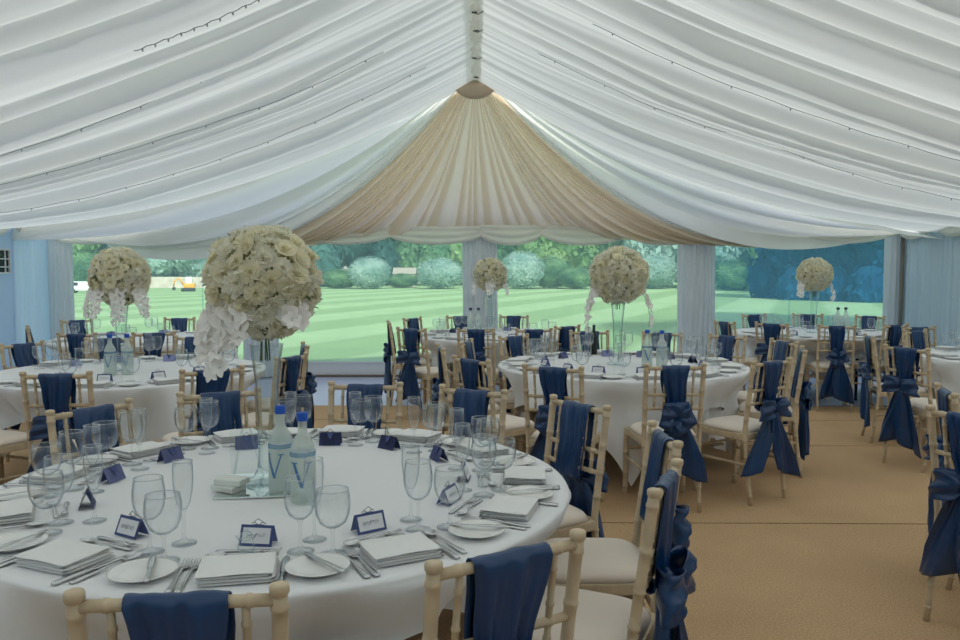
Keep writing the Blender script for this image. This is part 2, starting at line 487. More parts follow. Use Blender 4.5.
# far wall: kick panel, posts, outer gable, clear panels
bm = BM(); add_box(bm, (0, YE + .02, .115), (2 * HW, .03, .17)); tag(ob('wall_far', mesh_of('wall_far', bm, 'frame', False)), kind='structure')
bm = BM(); add_box(bm, (0, YE - .01, .015), (2 * HW, .05, .03), .005); tag(ob('baseboard_far', mesh_of('bb', bm, 'bar', False)), kind='structure')
bm = BM()
vs = [bm.verts.new(p) for p in ((-HW - .1, YE + .1, 1.98), (HW + .1, YE + .1, 1.98), (HW + .1, YE + .1, 2.3), (-HW - .1, YE + .1, 2.3))]
bm.faces.new(vs); bmesh.ops.solidify(bm, geom=bm.faces[:], thickness=.02)
tag(ob('wall_gable', mesh_of('wall_gable', bm, 'outer', False)), kind='structure')
bm = BM()
for x in (-HW, -2.95, .07, 3.04, HW):
    add_box(bm, (x, YE + .03, 1.05), (.09, .06, 2.1), .006)
tag(ob('trim_posts', mesh_of('posts', bm, 'pole', False)), kind='structure')
M['pvc_shade_blue'] = thin_glass('clear_pvc_shade_blue', (.80, .95, .98), .12, (.55, .85, .92), .31, (.30, .72, 1.0))  # blue haze paints the deep shade of the trees behind this pane
M['pvc'] = thin_glass('clear_pvc', (.86, .97, .95), .12, (.65, .87, .87), .24, (.60, .88, .97))
for k, (x0, x1, seams) in enumerate(((-HW, -2.95, (-3.76,)), (-2.95, .07, ()), (.07, 3.04, ()), (3.04, HW, (4.36,)))):
    wo_ = tag(ob('window_%d' % (k + 1), None, None, ((x0 + x1) / 2, YE, 0)), kind='structure')
    W = x1 - x0
    bm = BM(); add_grid(bm, 2, 2, lambda i, j: (-W / 2 + W * i, 0, .2 + 1.9 * j))
    ob('pane', mesh_of('pane', bm, 'pvc' if k < 3 else 'pvc_shade_blue'), wo_)
    bm = BM()
    add_box(bm, (0, 0, .2), (W, .012, .03)); add_box(bm, (0, 0, 2.08), (W, .012, .16))
    add_box(bm, (-W / 2 + .1, 0, 1.1), (.14, .012, 1.9)); add_box(bm, (W / 2 - .1, 0, 1.1), (.14, .012, 1.9))
    ob('frame', mesh_of('frame', bm, 'frame', False), wo_)
    for sx in seams:
        bm = BM(); add_box(bm, (sx - (x0 + x1) / 2, -.004, 1.1), (.018, .004, 1.8))
        ob('seam', mesh_of('seam', bm, thin_glass('pvc_seam', (.88, .95, .96), .2, (.7, .85, .9), .10)), wo_)

# leg drapes in front of the posts
def drape(x0, x1, y, label, seed):
    bm = BM(); W = x1 - x0; n = 90; nz = 14
    q = random.Random(seed); ph = q.uniform(0, 6)
    def fn(i, j):
        u = i / (n - 1); v = j / (nz - 1)
        f = math.sin(u * W / .065 * 2 * PI + ph + .7 * math.sin(v * 3 + u * 5)) * .6 + .4 * math.sin(u * W / .15 * 2 * PI + ph * 2)
        bow = -.10 * (1 - (2 * u - 1) ** 2)
        return (x0 + W * (u + .012 * math.sin(v * 5 + u * 7)), y + bow + f * .022, .02 + 1.98 * v)
    add_grid(bm, n, nz, fn)
    return tag(ob('curtain', mesh_of('curtain', bm, 'drape')), label, 'curtain', 'pleated drapes over the tent posts')
drape(-.17, .31, YE - .08, 'white pleated drape over the post at the middle of the far wall', 1)
drape(2.78, 3.31, YE - .08, 'white pleated drape on the post between the two right far windows', 2)
drape(-3.2, -2.70, YE - .08, 'white pleated drape behind the big near flower ball', 3)
drape(5.62, 5.83, YE - .10, 'narrow white drape in the far right corner beside the dark window', 4)
drape(-5.83, -5.48, YE - .10, 'white pleated drape in the far left corner of the tent', 5)
bm = BM(); add_tube(bm, [(5.80, YE - .22, 0), (5.80, YE - .22, 2.1)], .022, 10)
tag(ob('corner_pole', mesh_of('pole', bm, mat('brown_pole', (.22, .18, .14), .6))), 'thin brown pole standing in the far right corner', 'pole')

# scalloped valance
def swag(p0, p1, drop, label, ins):
    p0 = Vector(p0); p1 = Vector(p1); n, m_ = 40, 14
    ins = Vector(ins)
    bm = BM()
    def fn(i, j):
        u = i / (n - 1); v = j / (m_ - 1)
        p = p0.lerp(p1, u)
        c = 4 * u * (1 - u)
        z = p.z + .12 - v * (.14 + drop * c ** .8)
        off = .03 + .05 * c * math.sin(v * PI * .8) + .018 * math.sin(v * 16) * c ** .5 + .012 * (1 - c) * math.sin(v * 9)
        q = p + ins * off
        return (q.x, q.y, z)
    add_grid(bm, n, m_, fn)
    # corded hem
    add_tube(bm, [Vector(fn(i, m_ - 1)) for i in range(0, n, 3)] + [Vector(fn(n - 1, m_ - 1))], .009, 6)
    return tag(ob('valance_swag', mesh_of('swag', bm, 'valance')), label, 'valance', 'ivory valance swags at the eaves')
xs = [.07, .9, 2.05, 3.04, 4.4, 5.75]
nm = ['first ivory valance swag right of the central drape', 'second ivory valance swag right of the central drape', 'ivory valance swag ending at the drape between the right windows',
      'ivory valance swag above the left half of the rightmost window', 'ivory valance swag ending in the far right corner']
for a, b, l in zip(xs, xs[1:], nm): swag((a, YE - .2, 1.97), (b, YE - .2, 1.97 if b < 5 else 2.02), .13, l, (0, -1, 0))
xs = [.07, -1.15, -2.4, -3.5, -4.6, -5.75]
nm = ['first ivory valance swag left of the central drape', 'second ivory valance swag left of the central drape', 'ivory valance swag behind the big near flower ball',
      'ivory valance swag between the big flower ball and the left one', 'ivory valance swag ending in the far left corner']
for a, b, l in zip(xs, xs[1:], nm): swag((b, YE - .2, 1.95), (a, YE - .2, 1.95), .10, l, (0, -1, 0))
for sx, l1 in ((1, 'right'), (-1, 'left')):
    for k, (ya, yb) in enumerate(((10.9, 10.0), (10.0, 9.1), (9.1, 8.2))):
        swag((sx * (HW - .05), ya, 2.08), (sx * (HW - .05), yb, 2.08), .17, 'ivory valance swag on the %s wall, %s from the far corner' % (l1, ('first', 'second', 'third')[k]), (-sx, 0, 0))

# fairy light strings on the lining (unlit)
bulb_me = None
def light_string(y0, sgn, a0, a1, label, drift=0.):
    global bulb_me
    t = thing('fairy_light_string', label, 'fairy lights', (sgn * a0, y0, roof_z(a0, y0)), 0, 'unlit fairy light strings on the roof lining')
    o0 = t.location
    pts = []
    for k in range(31):
        a = a0 + (a1 - a0) * k / 30; yy = y0 + drift * k / 30
        yw = yy + .05 * a * math.sin(yy * .9 + sgn) + .03 * math.sin(a * 1.3 + yy * 2)
        z = roof_z(a, yy) + pleat(min(YA, yw), a) - .012 + .004 * math.sin(k * 1.7)
        pts.append(Vector((sgn * a, yy, z)) - o0)
    bm = BM(); add_tube(bm, pts, .0028, 5); ob('cable', mesh_of('cable', bm, 'cable'), t)
    if bulb_me is None:
        bm = BM(); add_ball(bm, (0, 0, -.010), .006, 8, 6, (1, 1, 1.7)); bulb_me = mesh_of('bulb', bm, 'bulb')
    for k in range(1, 30, 3): ob('bulb', bulb_me, t, pts[k])
light_string(6.05, -1, 1.0, 5.5, 'unlit fairy light string on the left roof, highest of the three long ones')
light_string(7.1, -1, .8, 5.5, 'unlit fairy light string on the left roof, middle of the three long ones')
light_string(8.3, -1, .5, 5.4, 'unlit fairy light string on the left roof nearest the gable fan')
light_string(5.0, -1, 1.3, 2.1, 'short unlit fairy light string high on the left roof near the top edge')
light_string(6.2, 1, .9, 5.5, 'dark unlit fairy light string crossing the right roof')
light_string(7.7, 1, .6, 5.4, 'unlit fairy light string on the right roof nearest the gable fan')

# floor -------------------------------------------------------------
def floor_strip(ya, yb, m, nm='floor', z=0, skew=.03):
    bm = BM()
    vs = []
    x0, x1 = -HW - .1, HW + .1
    top = [bm.verts.new((x0, ya - skew * x0 / 6, z)), bm.verts.new((x1, ya - skew * x1 / 6, z)), bm.verts.new((x1, yb - skew * x1 / 6, z)), bm.verts.new((x0, yb - skew * x0 / 6, z))]
    f = bm.faces.new(top)
    r = bmesh.ops.extrude_face_region(bm, geom=[f])
    bmesh.ops.translate(bm, vec=(0, 0, -.02), verts=[g for g in r['geom'] if isinstance(g, bmesh.types.BMVert)])
    return tag(ob(nm, mesh_of(nm, bm, m, False)), kind='structure')
seam_y = [YB, -1.4, .6, 2.55, 4.58, 6.66, 7.8, 8.62]
for a, b in zip(seam_y, seam_y[1:]): floor_strip(a + .009, b - .009, 'coir', skew=.12)
bm = BM(); add_box(bm, (0, (YB + 8.6) / 2, -.03), (12, 8.6 - YB + .6, .03)); tag(ob('floor_base', mesh_of('fb', bm, 'bar', False)), kind='structure')
floor_strip(8.63, 11.2, 'plastic', skew=.0)

# ------------------------------------------------------------------ chairs
def post_pts(x):
    """rear post: splayed foot, upright at the seat, raked back above it"""
    zs = [0, .10, .22, .36, .46, .58, .70, .82, .90]
    return [(x, back_y(z), z) for z in zs]
def back_y(z):
    if z < .46: return -.19 - .055 * ((.46 - z) / .46) ** 1.3
    return -.19 - (z - .46) * .135

def turned(bm, f, z0, z1, r, rings, taper=.9, n=10):
    """bamboo turned bar; f(z) -> point"""
    zs = sorted(set([z0 + (z1 - z0) * k / 14 for k in range(15)] + [v for q in rings for v in (q - .0065, q - .004, q + .004, q + .0065)]))
    zs = [z for z in zs if min(z0, z1) - 1e-6 <= z <= max(z0, z1) + 1e-6]
    pts, rad = [], []
    for z in zs:
        t = (z - z0) / (z1 - z0)
        rr = r * (taper + (1 - taper) * min(1, 2.2 * t))
        if any(abs(z - q) < .0045 for q in rings): rr += .0021
        pts.append(f(z)); rad.append(rr)
    return add_tube(bm, pts, rad, n)

def bar(bm, a, b, r, rings=(.2, .8), n=8):
    a = Vector(a); b = Vector(b); L = (b - a).length
    ts = sorted(set([0, 1] + [v for q in rings for v in (q - .006 / L, q - .0035 / L, q, q + .0035 / L, q + .006 / L)]))
    add_tube(bm, [a.lerp(b, t) for t in ts], [r + (.0020 if any(abs(t - q) < .0045 / L for q in rings) else 0) for t in ts], n)

CH = {}
XB, XF, YF = .170, .19, .185
def chair_meshes():
    for s in (-1, 1):
        bm = BM()
        turned(bm, lambda z: (s * (XB + .012 * (z - .46)), back_y(z), z), 0, .905, .0148, (.06, .15, .30, .40, .54, .64, .75, .87), .82)
        add_lathe(bm, [(.0150, -.012), (.0158, -.008), (.0178, -.006), (.0182, .004), (.0165, .009), (.010, .0115), (0, .012)], 14, (s * (XB + .012 * .45), back_y(.90), .905))
        CH['post', s] = mesh_of('rear_post', bm, 'wood')
        bm = BM()
        turned(bm, lambda z: (s * (XF + .01 * (.43 - z)), YF + .012 * (.43 - z), z), 0, .435, .0185, (.05, .14, .28, .37), .75)
        CH['leg', s] = mesh_of('front_leg', bm, 'wood')
    bm = BM()
    c = [(-XB, -.19, .425), (XB, -.19, .425), (XF, YF, .425), (-XF, YF, .425)]
    for a, b in zip(c, c[1:] + c[:1]):
        a = Vector(a); b = Vector(b); d = (b - a); L = d.length
        mt = Matrix.Translation((a + b) / 2) @ Matrix.Rotation(math.atan2(d.y, d.x), 4, 'Z')
        add_box(bm, (0, 0, 0), (L + .02, .026, .042), .006, mt)
    CH['frame'] = mesh_of('seat_frame', bm, 'wood', False)
    # cushion
    bm = BM(); n = 22
    def cf(i, j):
        u = -1 + 2 * i / (n - 1); v = -1 + 2 * j / (n - 1)
        uu = u; vv = v
        e = max(abs(u), abs(v))
        rr = (abs(u) ** 5 + abs(v) ** 5) ** .2
        k = (e / rr) if rr > 0 else 1
        wx = .197 - .012 * (1 - v) / 2 * 1.2
        h = .034 * (1 - max(0, (e - .72) / .28) ** 2.4) + .008 * (1 - e * e)
        return (u * k * wx, v * k * .195, .449 + h)
    add_grid(bm, n, n, cf)
    def cb(i, j):
        p = cf(i, j); return (p[0], p[1], .448)
    add_grid(bm, n, n, cb)
    bmesh.ops.remove_doubles(bm, verts=bm.verts[:], dist=.0012)
    CH['cushion'] = mesh_of('seat_cushion', bm, 'cushion')
    bm = BM(); z = .885; bar(bm, (-XB, back_y(z), z), (XB, back_y(z), z), .0125, (.14, .3, .5, .7, .86)); CH['top'] = mesh_of('top_rail', bm, 'wood')
    for z in (.72, .635):
        bm = BM(); bar(bm, (-XB, back_y(z), z), (XB, back_y(z), z), .0105, (.15, .5, .85)); CH['rail', z] = mesh_of('cross_rail', bm, 'wood')
    for k in range(5):
        x = -.116 + .058 * k
        bm = BM(); bar(bm, (x, back_y(.635), .635), (x, back_y(.885), .885), .0078, (.18, .5, .82)); CH['spindle', k] = mesh_of('spindle', bm, 'wood')
    zz = .25
    for s in (-1, 1):
        bm = BM(); bar(bm, (s * XB, back_y(zz), zz), (s * (XF + .002), YF, zz), .0095, (.2, .8)); CH['side', s] = mesh_of('stretcher', bm, 'wood')
    bm = BM(); bar(bm, (-XF, YF, .31), (XF, YF, .31), .0095, (.2, .8)); CH['fstr'] = mesh_of('stretcher', bm, 'wood')
    bm = BM(); bar(bm, (-XB, back_y(.31), .31), (XB, back_y(.31), .31), .0095, (.2, .8)); CH['bstr'] = mesh_of('stretcher', bm, 'wood')
    # sash band: closed loop over the top rail
    for var in range(4):
        q = random.Random(40 + var)
        wtop = (.090, .084, .094, .078)[var]; wf = (.082, .066, .062, .070)[var]; wk = (.036, .034, .042, .040)[var]
        kz = (.60, .585, .61, .56)[var]
        prof = []
        for k in range(11):
            t = k / 10; z = kz + (.885 - kz) * t
            prof.append((back_y(z) - .020 - .012 * (1 - t), z, wk + (wtop - wk) * t ** .8))
        for k in range(1, 6):
            a = PI * k / 6
            prof.append((back_y(.885) - .019 * math.cos(a), .887 + .017 * math.sin(a), wtop))
        for k in range(11):
            t = k / 10; z = .885 - (.885 - kz - .005) * t
            prof.append((back_y(z) + .020 + .002 * math.sin(t * 3), z, wtop + (wf - wtop) * t))
        bot = prof[-1]
        for k in range(1, 4):
            t = k / 4
            prof.append((back_y(kz) + .02 - .045 * t, kz - .018 * math.sin(t * PI), wf + (wk - wf) * t))
        bm = BM(); m_ = 33; lean = (.0, .012, -.015, .01)[var]
        ph = [q.uniform(0, 6) for _ in range(4)]
        def sf(i, j):
            y, z, wd = prof[i]; u = -1 + 2 * j / (m_ - 1)
            d = (.885 - z) / .3
            rip = ((abs(math.sin(u * 4.2 + ph[0] + .4 * d)) - .6) * .9 + (abs(math.sin(u * 7.3 + ph[1] - .5 * d)) - .6) * .6 + math.sin(u * 3 + ph[2]) * .3) * .017 * min(1, .25 + 1.5 * max(0, d))
            front = 1 if (10 < i < 30) else -1
            return (u * wd + lean * d + .004 * math.sin(z * 30 + ph[3]), y + rip * (1 if front > 0 else -1) , z + .0012 * math.sin(u * 5 + ph[1]) * (1 if 8 < i < 18 else 0))
        add_grid(bm, len(prof), m_, sf, True)
        CH['sash', var] = shell_mesh('sash', bm, 'sash', .003)
        # bow
        bm = BM(); ky = back_y(kz) - .045; kx = lean
        # knot: wrapped lumpy bead
        def knot(i, j):
            a = 2 * PI * i / 16; b = -PI / 2 + PI * j / 10
            r = 1 + .12 * math.sin(a * 3 + b * 4 + ph[0])
            return (kx + .042 * math.cos(b) * math.cos(a) * r, ky + .030 * math.cos(b) * math.sin(a) * r, kz + .040 * math.sin(b) * r)
        add_grid(bm, 16, 11, knot, True)
        nl = (2, 5, 2, 3)[var]
        for li in range(nl):
            if nl == 2: ang = (.25, PI - .25)[li]; LL = .13 if var == 0 else .145; wdt = .068
            else: ang = 2 * PI * li / nl + .4; LL = .10; wdt = .07
            dx, dz = math.cos(ang), math.sin(ang)
            drp = (.0 if nl > 2 else -.03)
            def loop(i, j):
                t = i / 20; u = -1 + 2 * j / 8
                a = t * 2 * PI
                r = LL * .5 * (1 - math.cos(a))
                th = .034 * math.sin(a) * (1 if nl == 2 else .8)
                wv = wdt * (.35 + .65 * math.sin(t * PI) ** .7) * u
                x = kx + dx * r - dz * wv; z = kz + dz * r + dx * wv + drp * (r / LL) ** 2
                y = ky - .012 + th - .012 * abs(math.sin(u * 3.4 + li)) - .010 * math.sin(u * 5 + a * 1.5 + li)
                return (x, y - .012 * (r / LL), z)
            add_grid(bm, 21, 9, loop)
        CH['bow', var] = shell_mesh('sash_bow', bm, 'sash', .003)
        for ti in (0, 1):
            s = -1 if ti == 0 else 1
            bm = BM(); L = (.36, .30, .40, .38)[var] + (.04 if ti else 0)
            sp = (.11, .07, .09, .05)[var]
            def tail(i, j):
                t = i / 18; u = -1 + 2 * j / 10
                wd = .032 + .072 * min(1, t * 1.5) ** .8
                x = kx + s * (.018 + sp * t * (.75 + .25 * t)) + u * wd
                z = kz - .02 - L * t - .035 * u * s * t - .01 * (1 - u * u) * t
                y = ky - .012 - .03 * t * (1 - t) + .020 * math.sin(u * 3.2 + ph[ti] + t * 2) * (.5 + t) + .009 * math.sin(u * 8 + t * 3) - s * .012
                return (x, y, z)
            add_grid(bm, 19, 11, tail)
            CH['tail', var, ti] = shell_mesh('sash_tail', bm, 'sash', .003)
chair_meshes()

def build_chair(var):
    t = thing('chiavari_chair', 'x', 'chair', (0, 0, 0), 0, 'limewashed chairs with navy sashes')
    ob('seat_frame', CH['frame'], t); ob('seat_cushion', CH['cushion'], t)
    for s in (-1, 1):
        ob('rear_post', CH['post', s], t); ob('front_leg', CH['leg', s], t); ob('stretcher', CH['side', s], t)
    ob('stretcher', CH['fstr'], t); ob('stretcher', CH['bstr'], t)
    ob('top_rail', CH['top'], t)
    for z in (.72, .635): ob('cross_rail', CH['rail', z], t)
    for k in range(5): ob('spindle', CH['spindle', k], t)
    sa = ob('sash', CH['sash', var], t)
    ob('sash_bow', CH['bow', var], sa)
    for ti in (0, 1): ob('sash_tail', CH['tail', var, ti], sa)
    return t
protos = {}
def chair(bx, by, tx, ty, label, var):
    """bx,by: where the top of the back stands; tx,ty: what the chair faces"""
    if var not in protos: o = protos[var] = build_chair(var)
    else: o = copy_tree(protos[var])
    d = Vector((tx - bx, ty - by)).normalized()
    o.location = (bx + d.x * .25, by + d.y * .25, 0)
    o.rotation_euler = (0, 0, math.atan2(d.y, d.x) - PI / 2 + rnd.uniform(-.05, .05))
    o['label'] = label
    return o

TABLES = {
 'near': dict(c=(-.645, 2.67), R=.95, name='the big near table'),
 'left': dict(c=(-2.5, 5.75), R=.94, name='the left-hand table'),
 'right': dict(c=(1.13, 6.1), R=.94, name='the middle right-hand table'),
 'farc': dict(c=(.25, 9.0), R=.92, name='the far centre table'),
 'farr': dict(c=(4.0, 9.3), R=.92, name='the far right table'),
 'edge': dict(c=(4.74, 6.55), R=.94, name='the table cut by the right picture edge'),
 'farl': dict(c=(-3.55, 8.5), R=.92, name='the far left table'),
}
# table, back position, seat phrase, sash variant
CHAIRS = [
 ('near', -.52, 1.37, 'front-left seat', 0), ('near', .08, 1.587, 'front-right seat', 2), ('near', .528, 2.155, 'lower right seat', 2),
 ('near', .66, 2.75, 'middle right seat', 0), ('near', .449, 3.40, 'upper right seat', 0), ('near', -.02, 3.79, 'rear right seat', 0),
 ('near', -.56, 3.97, 'rear middle seat', 0), ('near', -1.2, 3.71, 'rear left seat', 0), ('near', -1.6, 3.31, 'upper left seat', 0),
 ('left', -2.31, 4.39, 'front middle seat', 0), ('left', -1.51, 4.58, 'front right seat', 2), ('left', -1.22, 5.27, 'lower right seat', 0),
 ('left', -1.30, 6.07, 'upper right seat', 2), ('left', -2.41, 6.86, 'rear right seat', 0), ('left', -3.1, 6.72, 'rear left seat', 0),
 ('left', -3.55, 6.25, 'upper left seat', 0), ('left', -3.0, 4.5, 'front left seat', 0),
 ('right', .45, 4.67, 'front left seat', 1), ('right', 1.21, 4.75, 'front middle seat', 1), ('right', 1.88, 4.98, 'front right seat', 0),
 ('right', 2.38, 5.72, 'lower right seat', 3), ('right', 2.5, 6.4, 'upper right seat', 0), ('right', 2.23, 6.96, 'rear right seat', 3),
 ('right', 1.72, 7.30, 'rear centre-right seat', 0), ('right', 1.08, 7.47, 'rear middle seat', 0), ('right', .34, 6.92, 'rear left seat', 2),
 ('right', -.07, 6.36, 'upper left seat', 0), ('right', -.26, 5.88, 'middle left seat', 3), ('right', -.02, 5.08, 'lower left seat', 2),
 ('farc', -.95, 8.75, 'left seat', 3), ('farc', -.76, 9.55, 'rear left seat', 0), ('farc', -.63, 7.8, 'front left seat', 2),
 ('farc', .01, 7.72, 'front middle seat', 1), ('farc', .58, 7.72, 'front right seat', 0), ('farc', .95, 8.15, 'right seat', 2),
 ('farc', -.19, 10.02, 'rear middle seat', 0), ('farc', .49, 10.07, 'rear right seat', 0),
 ('farr', 3.21, 8.58, 'front left seat', 2), ('farr', 3.76, 8.22, 'front middle seat', 3), ('farr', 4.46, 8.36, 'front right seat', 2),
 ('farr', 3.65, 10.36, 'rear left seat', 0), ('farr', 4.38, 10.42, 'rear middle seat', 0), ('farr', 5.0, 10.0, 'rear right seat', 0), ('farr', 2.8, 8.9, 'left seat', 3),
 ('edge', 4.5, 8.02, 'rear seat', 0), ('edge', 4.2, 7.52, 'rear left seat', 0), ('edge', 3.42, 6.85, 'upper left seat', 0), ('edge', 3.2, 5.85, 'lower left seat', 2),
 ('farl', -4.5, 8.0, 'front left seat', 0), ('farl', -3.6, 7.2, 'front middle seat', 0), ('farl', -2.95, 7.3, 'front right seat', 2),
 ('farl', -4.62, 9.2, 'rear left seat', 0), ('farl', -3.57, 9.62, 'rear middle seat', 2),
]
TN = {'near': 'big near table', 'left': 'left-hand table', 'right': 'middle right-hand table', 'farc': 'far centre table', 'farr': 'far right table',
      'edge': 'table at the right edge', 'farl': 'far left table'}
seats = {k: [] for k in TABLES}
for tb, bx, by, ph, var in CHAIRS:
    tx, ty = TABLES[tb]['c']
    chair(bx, by, tx, ty, 'navy-sashed chair at the %s of the %s' % (ph, TN[tb]), var)
    seats[tb].append((math.atan2(by - ty, bx - tx), math.hypot(bx - tx, by - ty), ph))
chair(1.95, 3.10, 3.1, 3.5, 'limewashed chair with hanging navy bow at the lower right picture edge', 0)
chair(2.24, 3.74, 3.2, 3.4, 'limewashed chair with navy sash behind the one at the lower right edge', 0)

# ------------------------------------------------------------------ tables and cloths
def table(key):
    T = TABLES[key]; cx, cy = T['c']; R = T['R']
    t = thing('round_table', 'round folding table under the white cloth, %s' % T['name'], 'table', (cx, cy, 0), 0, 'round banquet tables')
    bm = BM(); add_lathe(bm, [(0, .715), (R - .01, .715), (R, .722), (R, .738), (R - .006, .745), (0, .745)], 64); ob('tabletop', mesh_of('tabletop', bm, 'tabletop'), t)
    for k in range(4):
        a = PI / 4 + k * PI / 2; x, y = .48 * math.cos(a), .48 * math.sin(a)
        bm = BM(); add_tube(bm, [(x, y, 0), (x, y, .71)], .016, 10); add_tube(bm, [(x, y, .4), (x * .4, y * .4, .70)], .009, 8); ob('leg', mesh_of('leg', bm, 'tableleg'), t)
    # cloth
    q = random.Random(len(key) * 7 + ord(key[-1]))
    ph = [q.uniform(0, 2 * PI) for _ in range(8)]
    N = 360; ZT = .7475
    ring = [0.02, .3, .6, .85, .97]
    drop = [0, .012, .03, .06, .11, .17, .24, .32, .40, .48, .55, .62, .68]
    def fold(a, t):
        f = .50 * math.sin(9 * a + ph[0] + .8 * math.sin(3 * a + ph[1])) + .35 * math.sin(15 * a + ph[2] + .7 * math.sin(4 * a)) + .22 * math.sin(24 * a + ph[3])
        return f
    ca = R_({'near': -97, 'left': -62, 'right': -96, 'farc': -80, 'farr': -100, 'edge': 224, 'farl': -70}[key])
    def hem(a):
        """a square cloth: short at the middle of each side, nearly on the floor at the corners"""
        d = ((a - ca + PI / 4) % (PI / 2)) - PI / 4            # angle from the nearest corner
        side = 1.16 / math.cos(PI / 4 - abs(d))
        return max(.03, ZT - (side - R))
    def inset(a, z):
        """the cloth is pushed in where a chair seat stands under the table edge"""
        v = 0
        for (sa, sr, _) in seats[key]:
            front = sr - .25 - .235
            need = max(0, R + .05 - front)
            d = (a - sa + PI) % (2 * PI) - PI
            half = .30 / max(.7, front)
            g = 1 if abs(d) < half else math.exp(-((abs(d) - half) / .13) ** 2)
            v = max(v, need * g)
        t = max(0, min(1, (.745 - z) / .22))
        return v * (t * t * (3 - 2 * t))
    bm = BM()
    rows = len(ring) + len(drop)
    def fn(i, j):
        a = 2 * PI * i / N
        if j < len(ring):
            r = ring[j] * R
            return (r * math.cos(a), r * math.sin(a), ZT + .001 * math.sin(a * 5 + j))
        d = drop[j - len(ring)]
        h = hem(a); dm = drop[-1]
        z = ZT - (ZT - h) * d / dm if d > .03 else ZT - d * .5
        t = max(0, (d - .02) / dm)
        amp = .095 * t ** .7
        cd = ((a - ca + PI / 4) % (PI / 2)) - PI / 4
        r = R + .006 + .004 * min(1, d / .012) + amp * (.45 + fold(a, t)) * (.6 + .7 * math.exp(-(cd / .4) ** 2)) - inset(a, z)
        return (r * math.cos(a), r * math.sin(a), z)
    g = add_grid(bm, N, rows, fn, True)
    bm.faces.new([g[i][0] for i in range(N)])
    o = ob('tablecloth', mesh_of('tablecloth', bm, 'linen'), None, (cx, cy, 0))
    tag(o, 'white linen cloth draped over %s' % T['name'], 'tablecloth', 'white tablecloths')
    if key == 'right':
        bm = BM(); a0, a1 = R_(-72), R_(22)
        def lowf(i, j):
            u = i / 80; a = a0 + (a1 - a0) * u; v = j / 10
            z = .70 - v * (.70 - .20 - .10 * math.sin(u * 7))
            r = R - .03 + .035 * v * math.sin(a * 18) + .02 * v * math.sin(a * 31) - inset(a, z) * .9
            return (r * math.cos(a), r * math.sin(a), z)
        add_grid(bm, 81, 11, lowf); ob('lower_cloth', mesh_of('lower_cloth', bm, 'linen'), o)
for k in TABLES: table(k)

# table overlay corner of the middle right table
ZC = .7495   # top of the cloth

# ------------------------------------------------------------------ tableware prototypes
PR = {}
def sweep_flat(bm, pts):
    """pts: (y, halfwidth, z, thickness) flat bar along y"""
    rings = []
    for y, w_, z, th in pts:
        rings.append([bm.verts.new(p) for p in ((-w_, y, z), (-w_ * .6, y, z + th), (w_ * .6, y, z + th), (w_, y, z))])
    for a, b in zip(rings, rings[1:]):
        for k in range(4): bm.faces.new((a[k], a[(k + 1) % 4], b[(k + 1) % 4], b[k]))
    bm.faces.new(rings[0][::-1]); bm.faces.new(rings[-1])
bm = BM(); sweep_flat(bm, [(-.10, .007, .001, .003), (-.09, .0095, .001, .0035), (-.03, .006, .003, .003), (.0, .0035, .006, .003), (.03, .004, .006, .003), (.042, .011, .003, .002), (.055, .0125, .002, .002)])
for k in range(4):
    x = -.0097 + k * .00647
    add_tube(bm, [(x, .054, .003), (x, .075, .004), (x, .098, .008)], [.0021, .0019, .0009], 5)
PR['fork'] = mesh_of('fork', bm, 'silver')
bm = BM(); sweep_flat(bm, [(-.11, .007, .001, .005), (-.10, .0095, .001, .006), (-.02, .0075, .001, .006), (-.005, .006, .001, .005), (0, .0085, .002, .002), (.06, .0105, .002, .0015), (.10, .0085, .002, .0012), (.112, .002, .002, .001)])
PR['knife'] = mesh_of('knife', bm, 'silver')
bm = BM(); sweep_flat(bm, [(-.10, .007, .001, .003), (-.09, .0095, .001, .0035), (-.03, .006, .003, .003), (.0, .0035, .006, .003), (.035, .004, .006, .003), (.048, .007, .004, .002)])
def bowl(i, j):
    a = 2 * PI * i / 16; r = j / 6
    return (.0185 * r * math.cos(a), .072 + .028 * r * math.sin(a), .0012 + .008 * r * r)
add_grid(bm, 16, 7, bowl, True); PR['spoon'] = mesh_of('spoon', bm, 'silver')
bm = BM(); add_lathe(bm, [(0, .003), (.048, .003), (.05, 0), (.056, .001), (.058, .005), (.080, .0135), (.087, .0155), (.0875, .0172), (.080, .0165), (.060, .009), (.052, .0065), (0, .0065)], 48)
PR['plate'] = mesh_of('plate', bm, 'china')
def napkin_mesh(seed):
    q = random.Random(seed); bm = BM()
    for l in range(4):
        wx = .090 - l * .0015 + q.uniform(-.003, .003); wy = .074 - l * .0015; z0 = .0005 + l * .0068; ox, oy = q.uniform(-.004, .004), q.uniform(-.003, .003)
        p = q.uniform(0, 6)
        def f(i, j, top=1):
            u = -1 + 2 * i / 16; v = -1 + 2 * j / 12
            e = max(abs(u), abs(v)); rim = max(0, (e - .86) / .14)
            z = z0 + .0033 + (.0033 * (1 - rim ** 2) + (.002 * math.sin(u * 3 + p) * math.cos(v * 2 + p) + .003 * (1 - e) if l == 3 else 0)) * (1 if top else 0) - (0 if top else .0033 * (1 - rim ** 2))
            return (ox + u * wx, oy + v * wy, z)
        add_grid(bm, 17, 13, f); add_grid(bm, 17, 13, lambda i, j: f(i, j, 0))
    bmesh.ops.remove_doubles(bm, verts=bm.verts[:], dist=.0003)
    return mesh_of('napkin', bm, 'napkin')
PR['napkin', 0] = napkin_mesh(1); PR['napkin', 1] = napkin_mesh(2); PR['napkin', 2] = napkin_mesh(3)
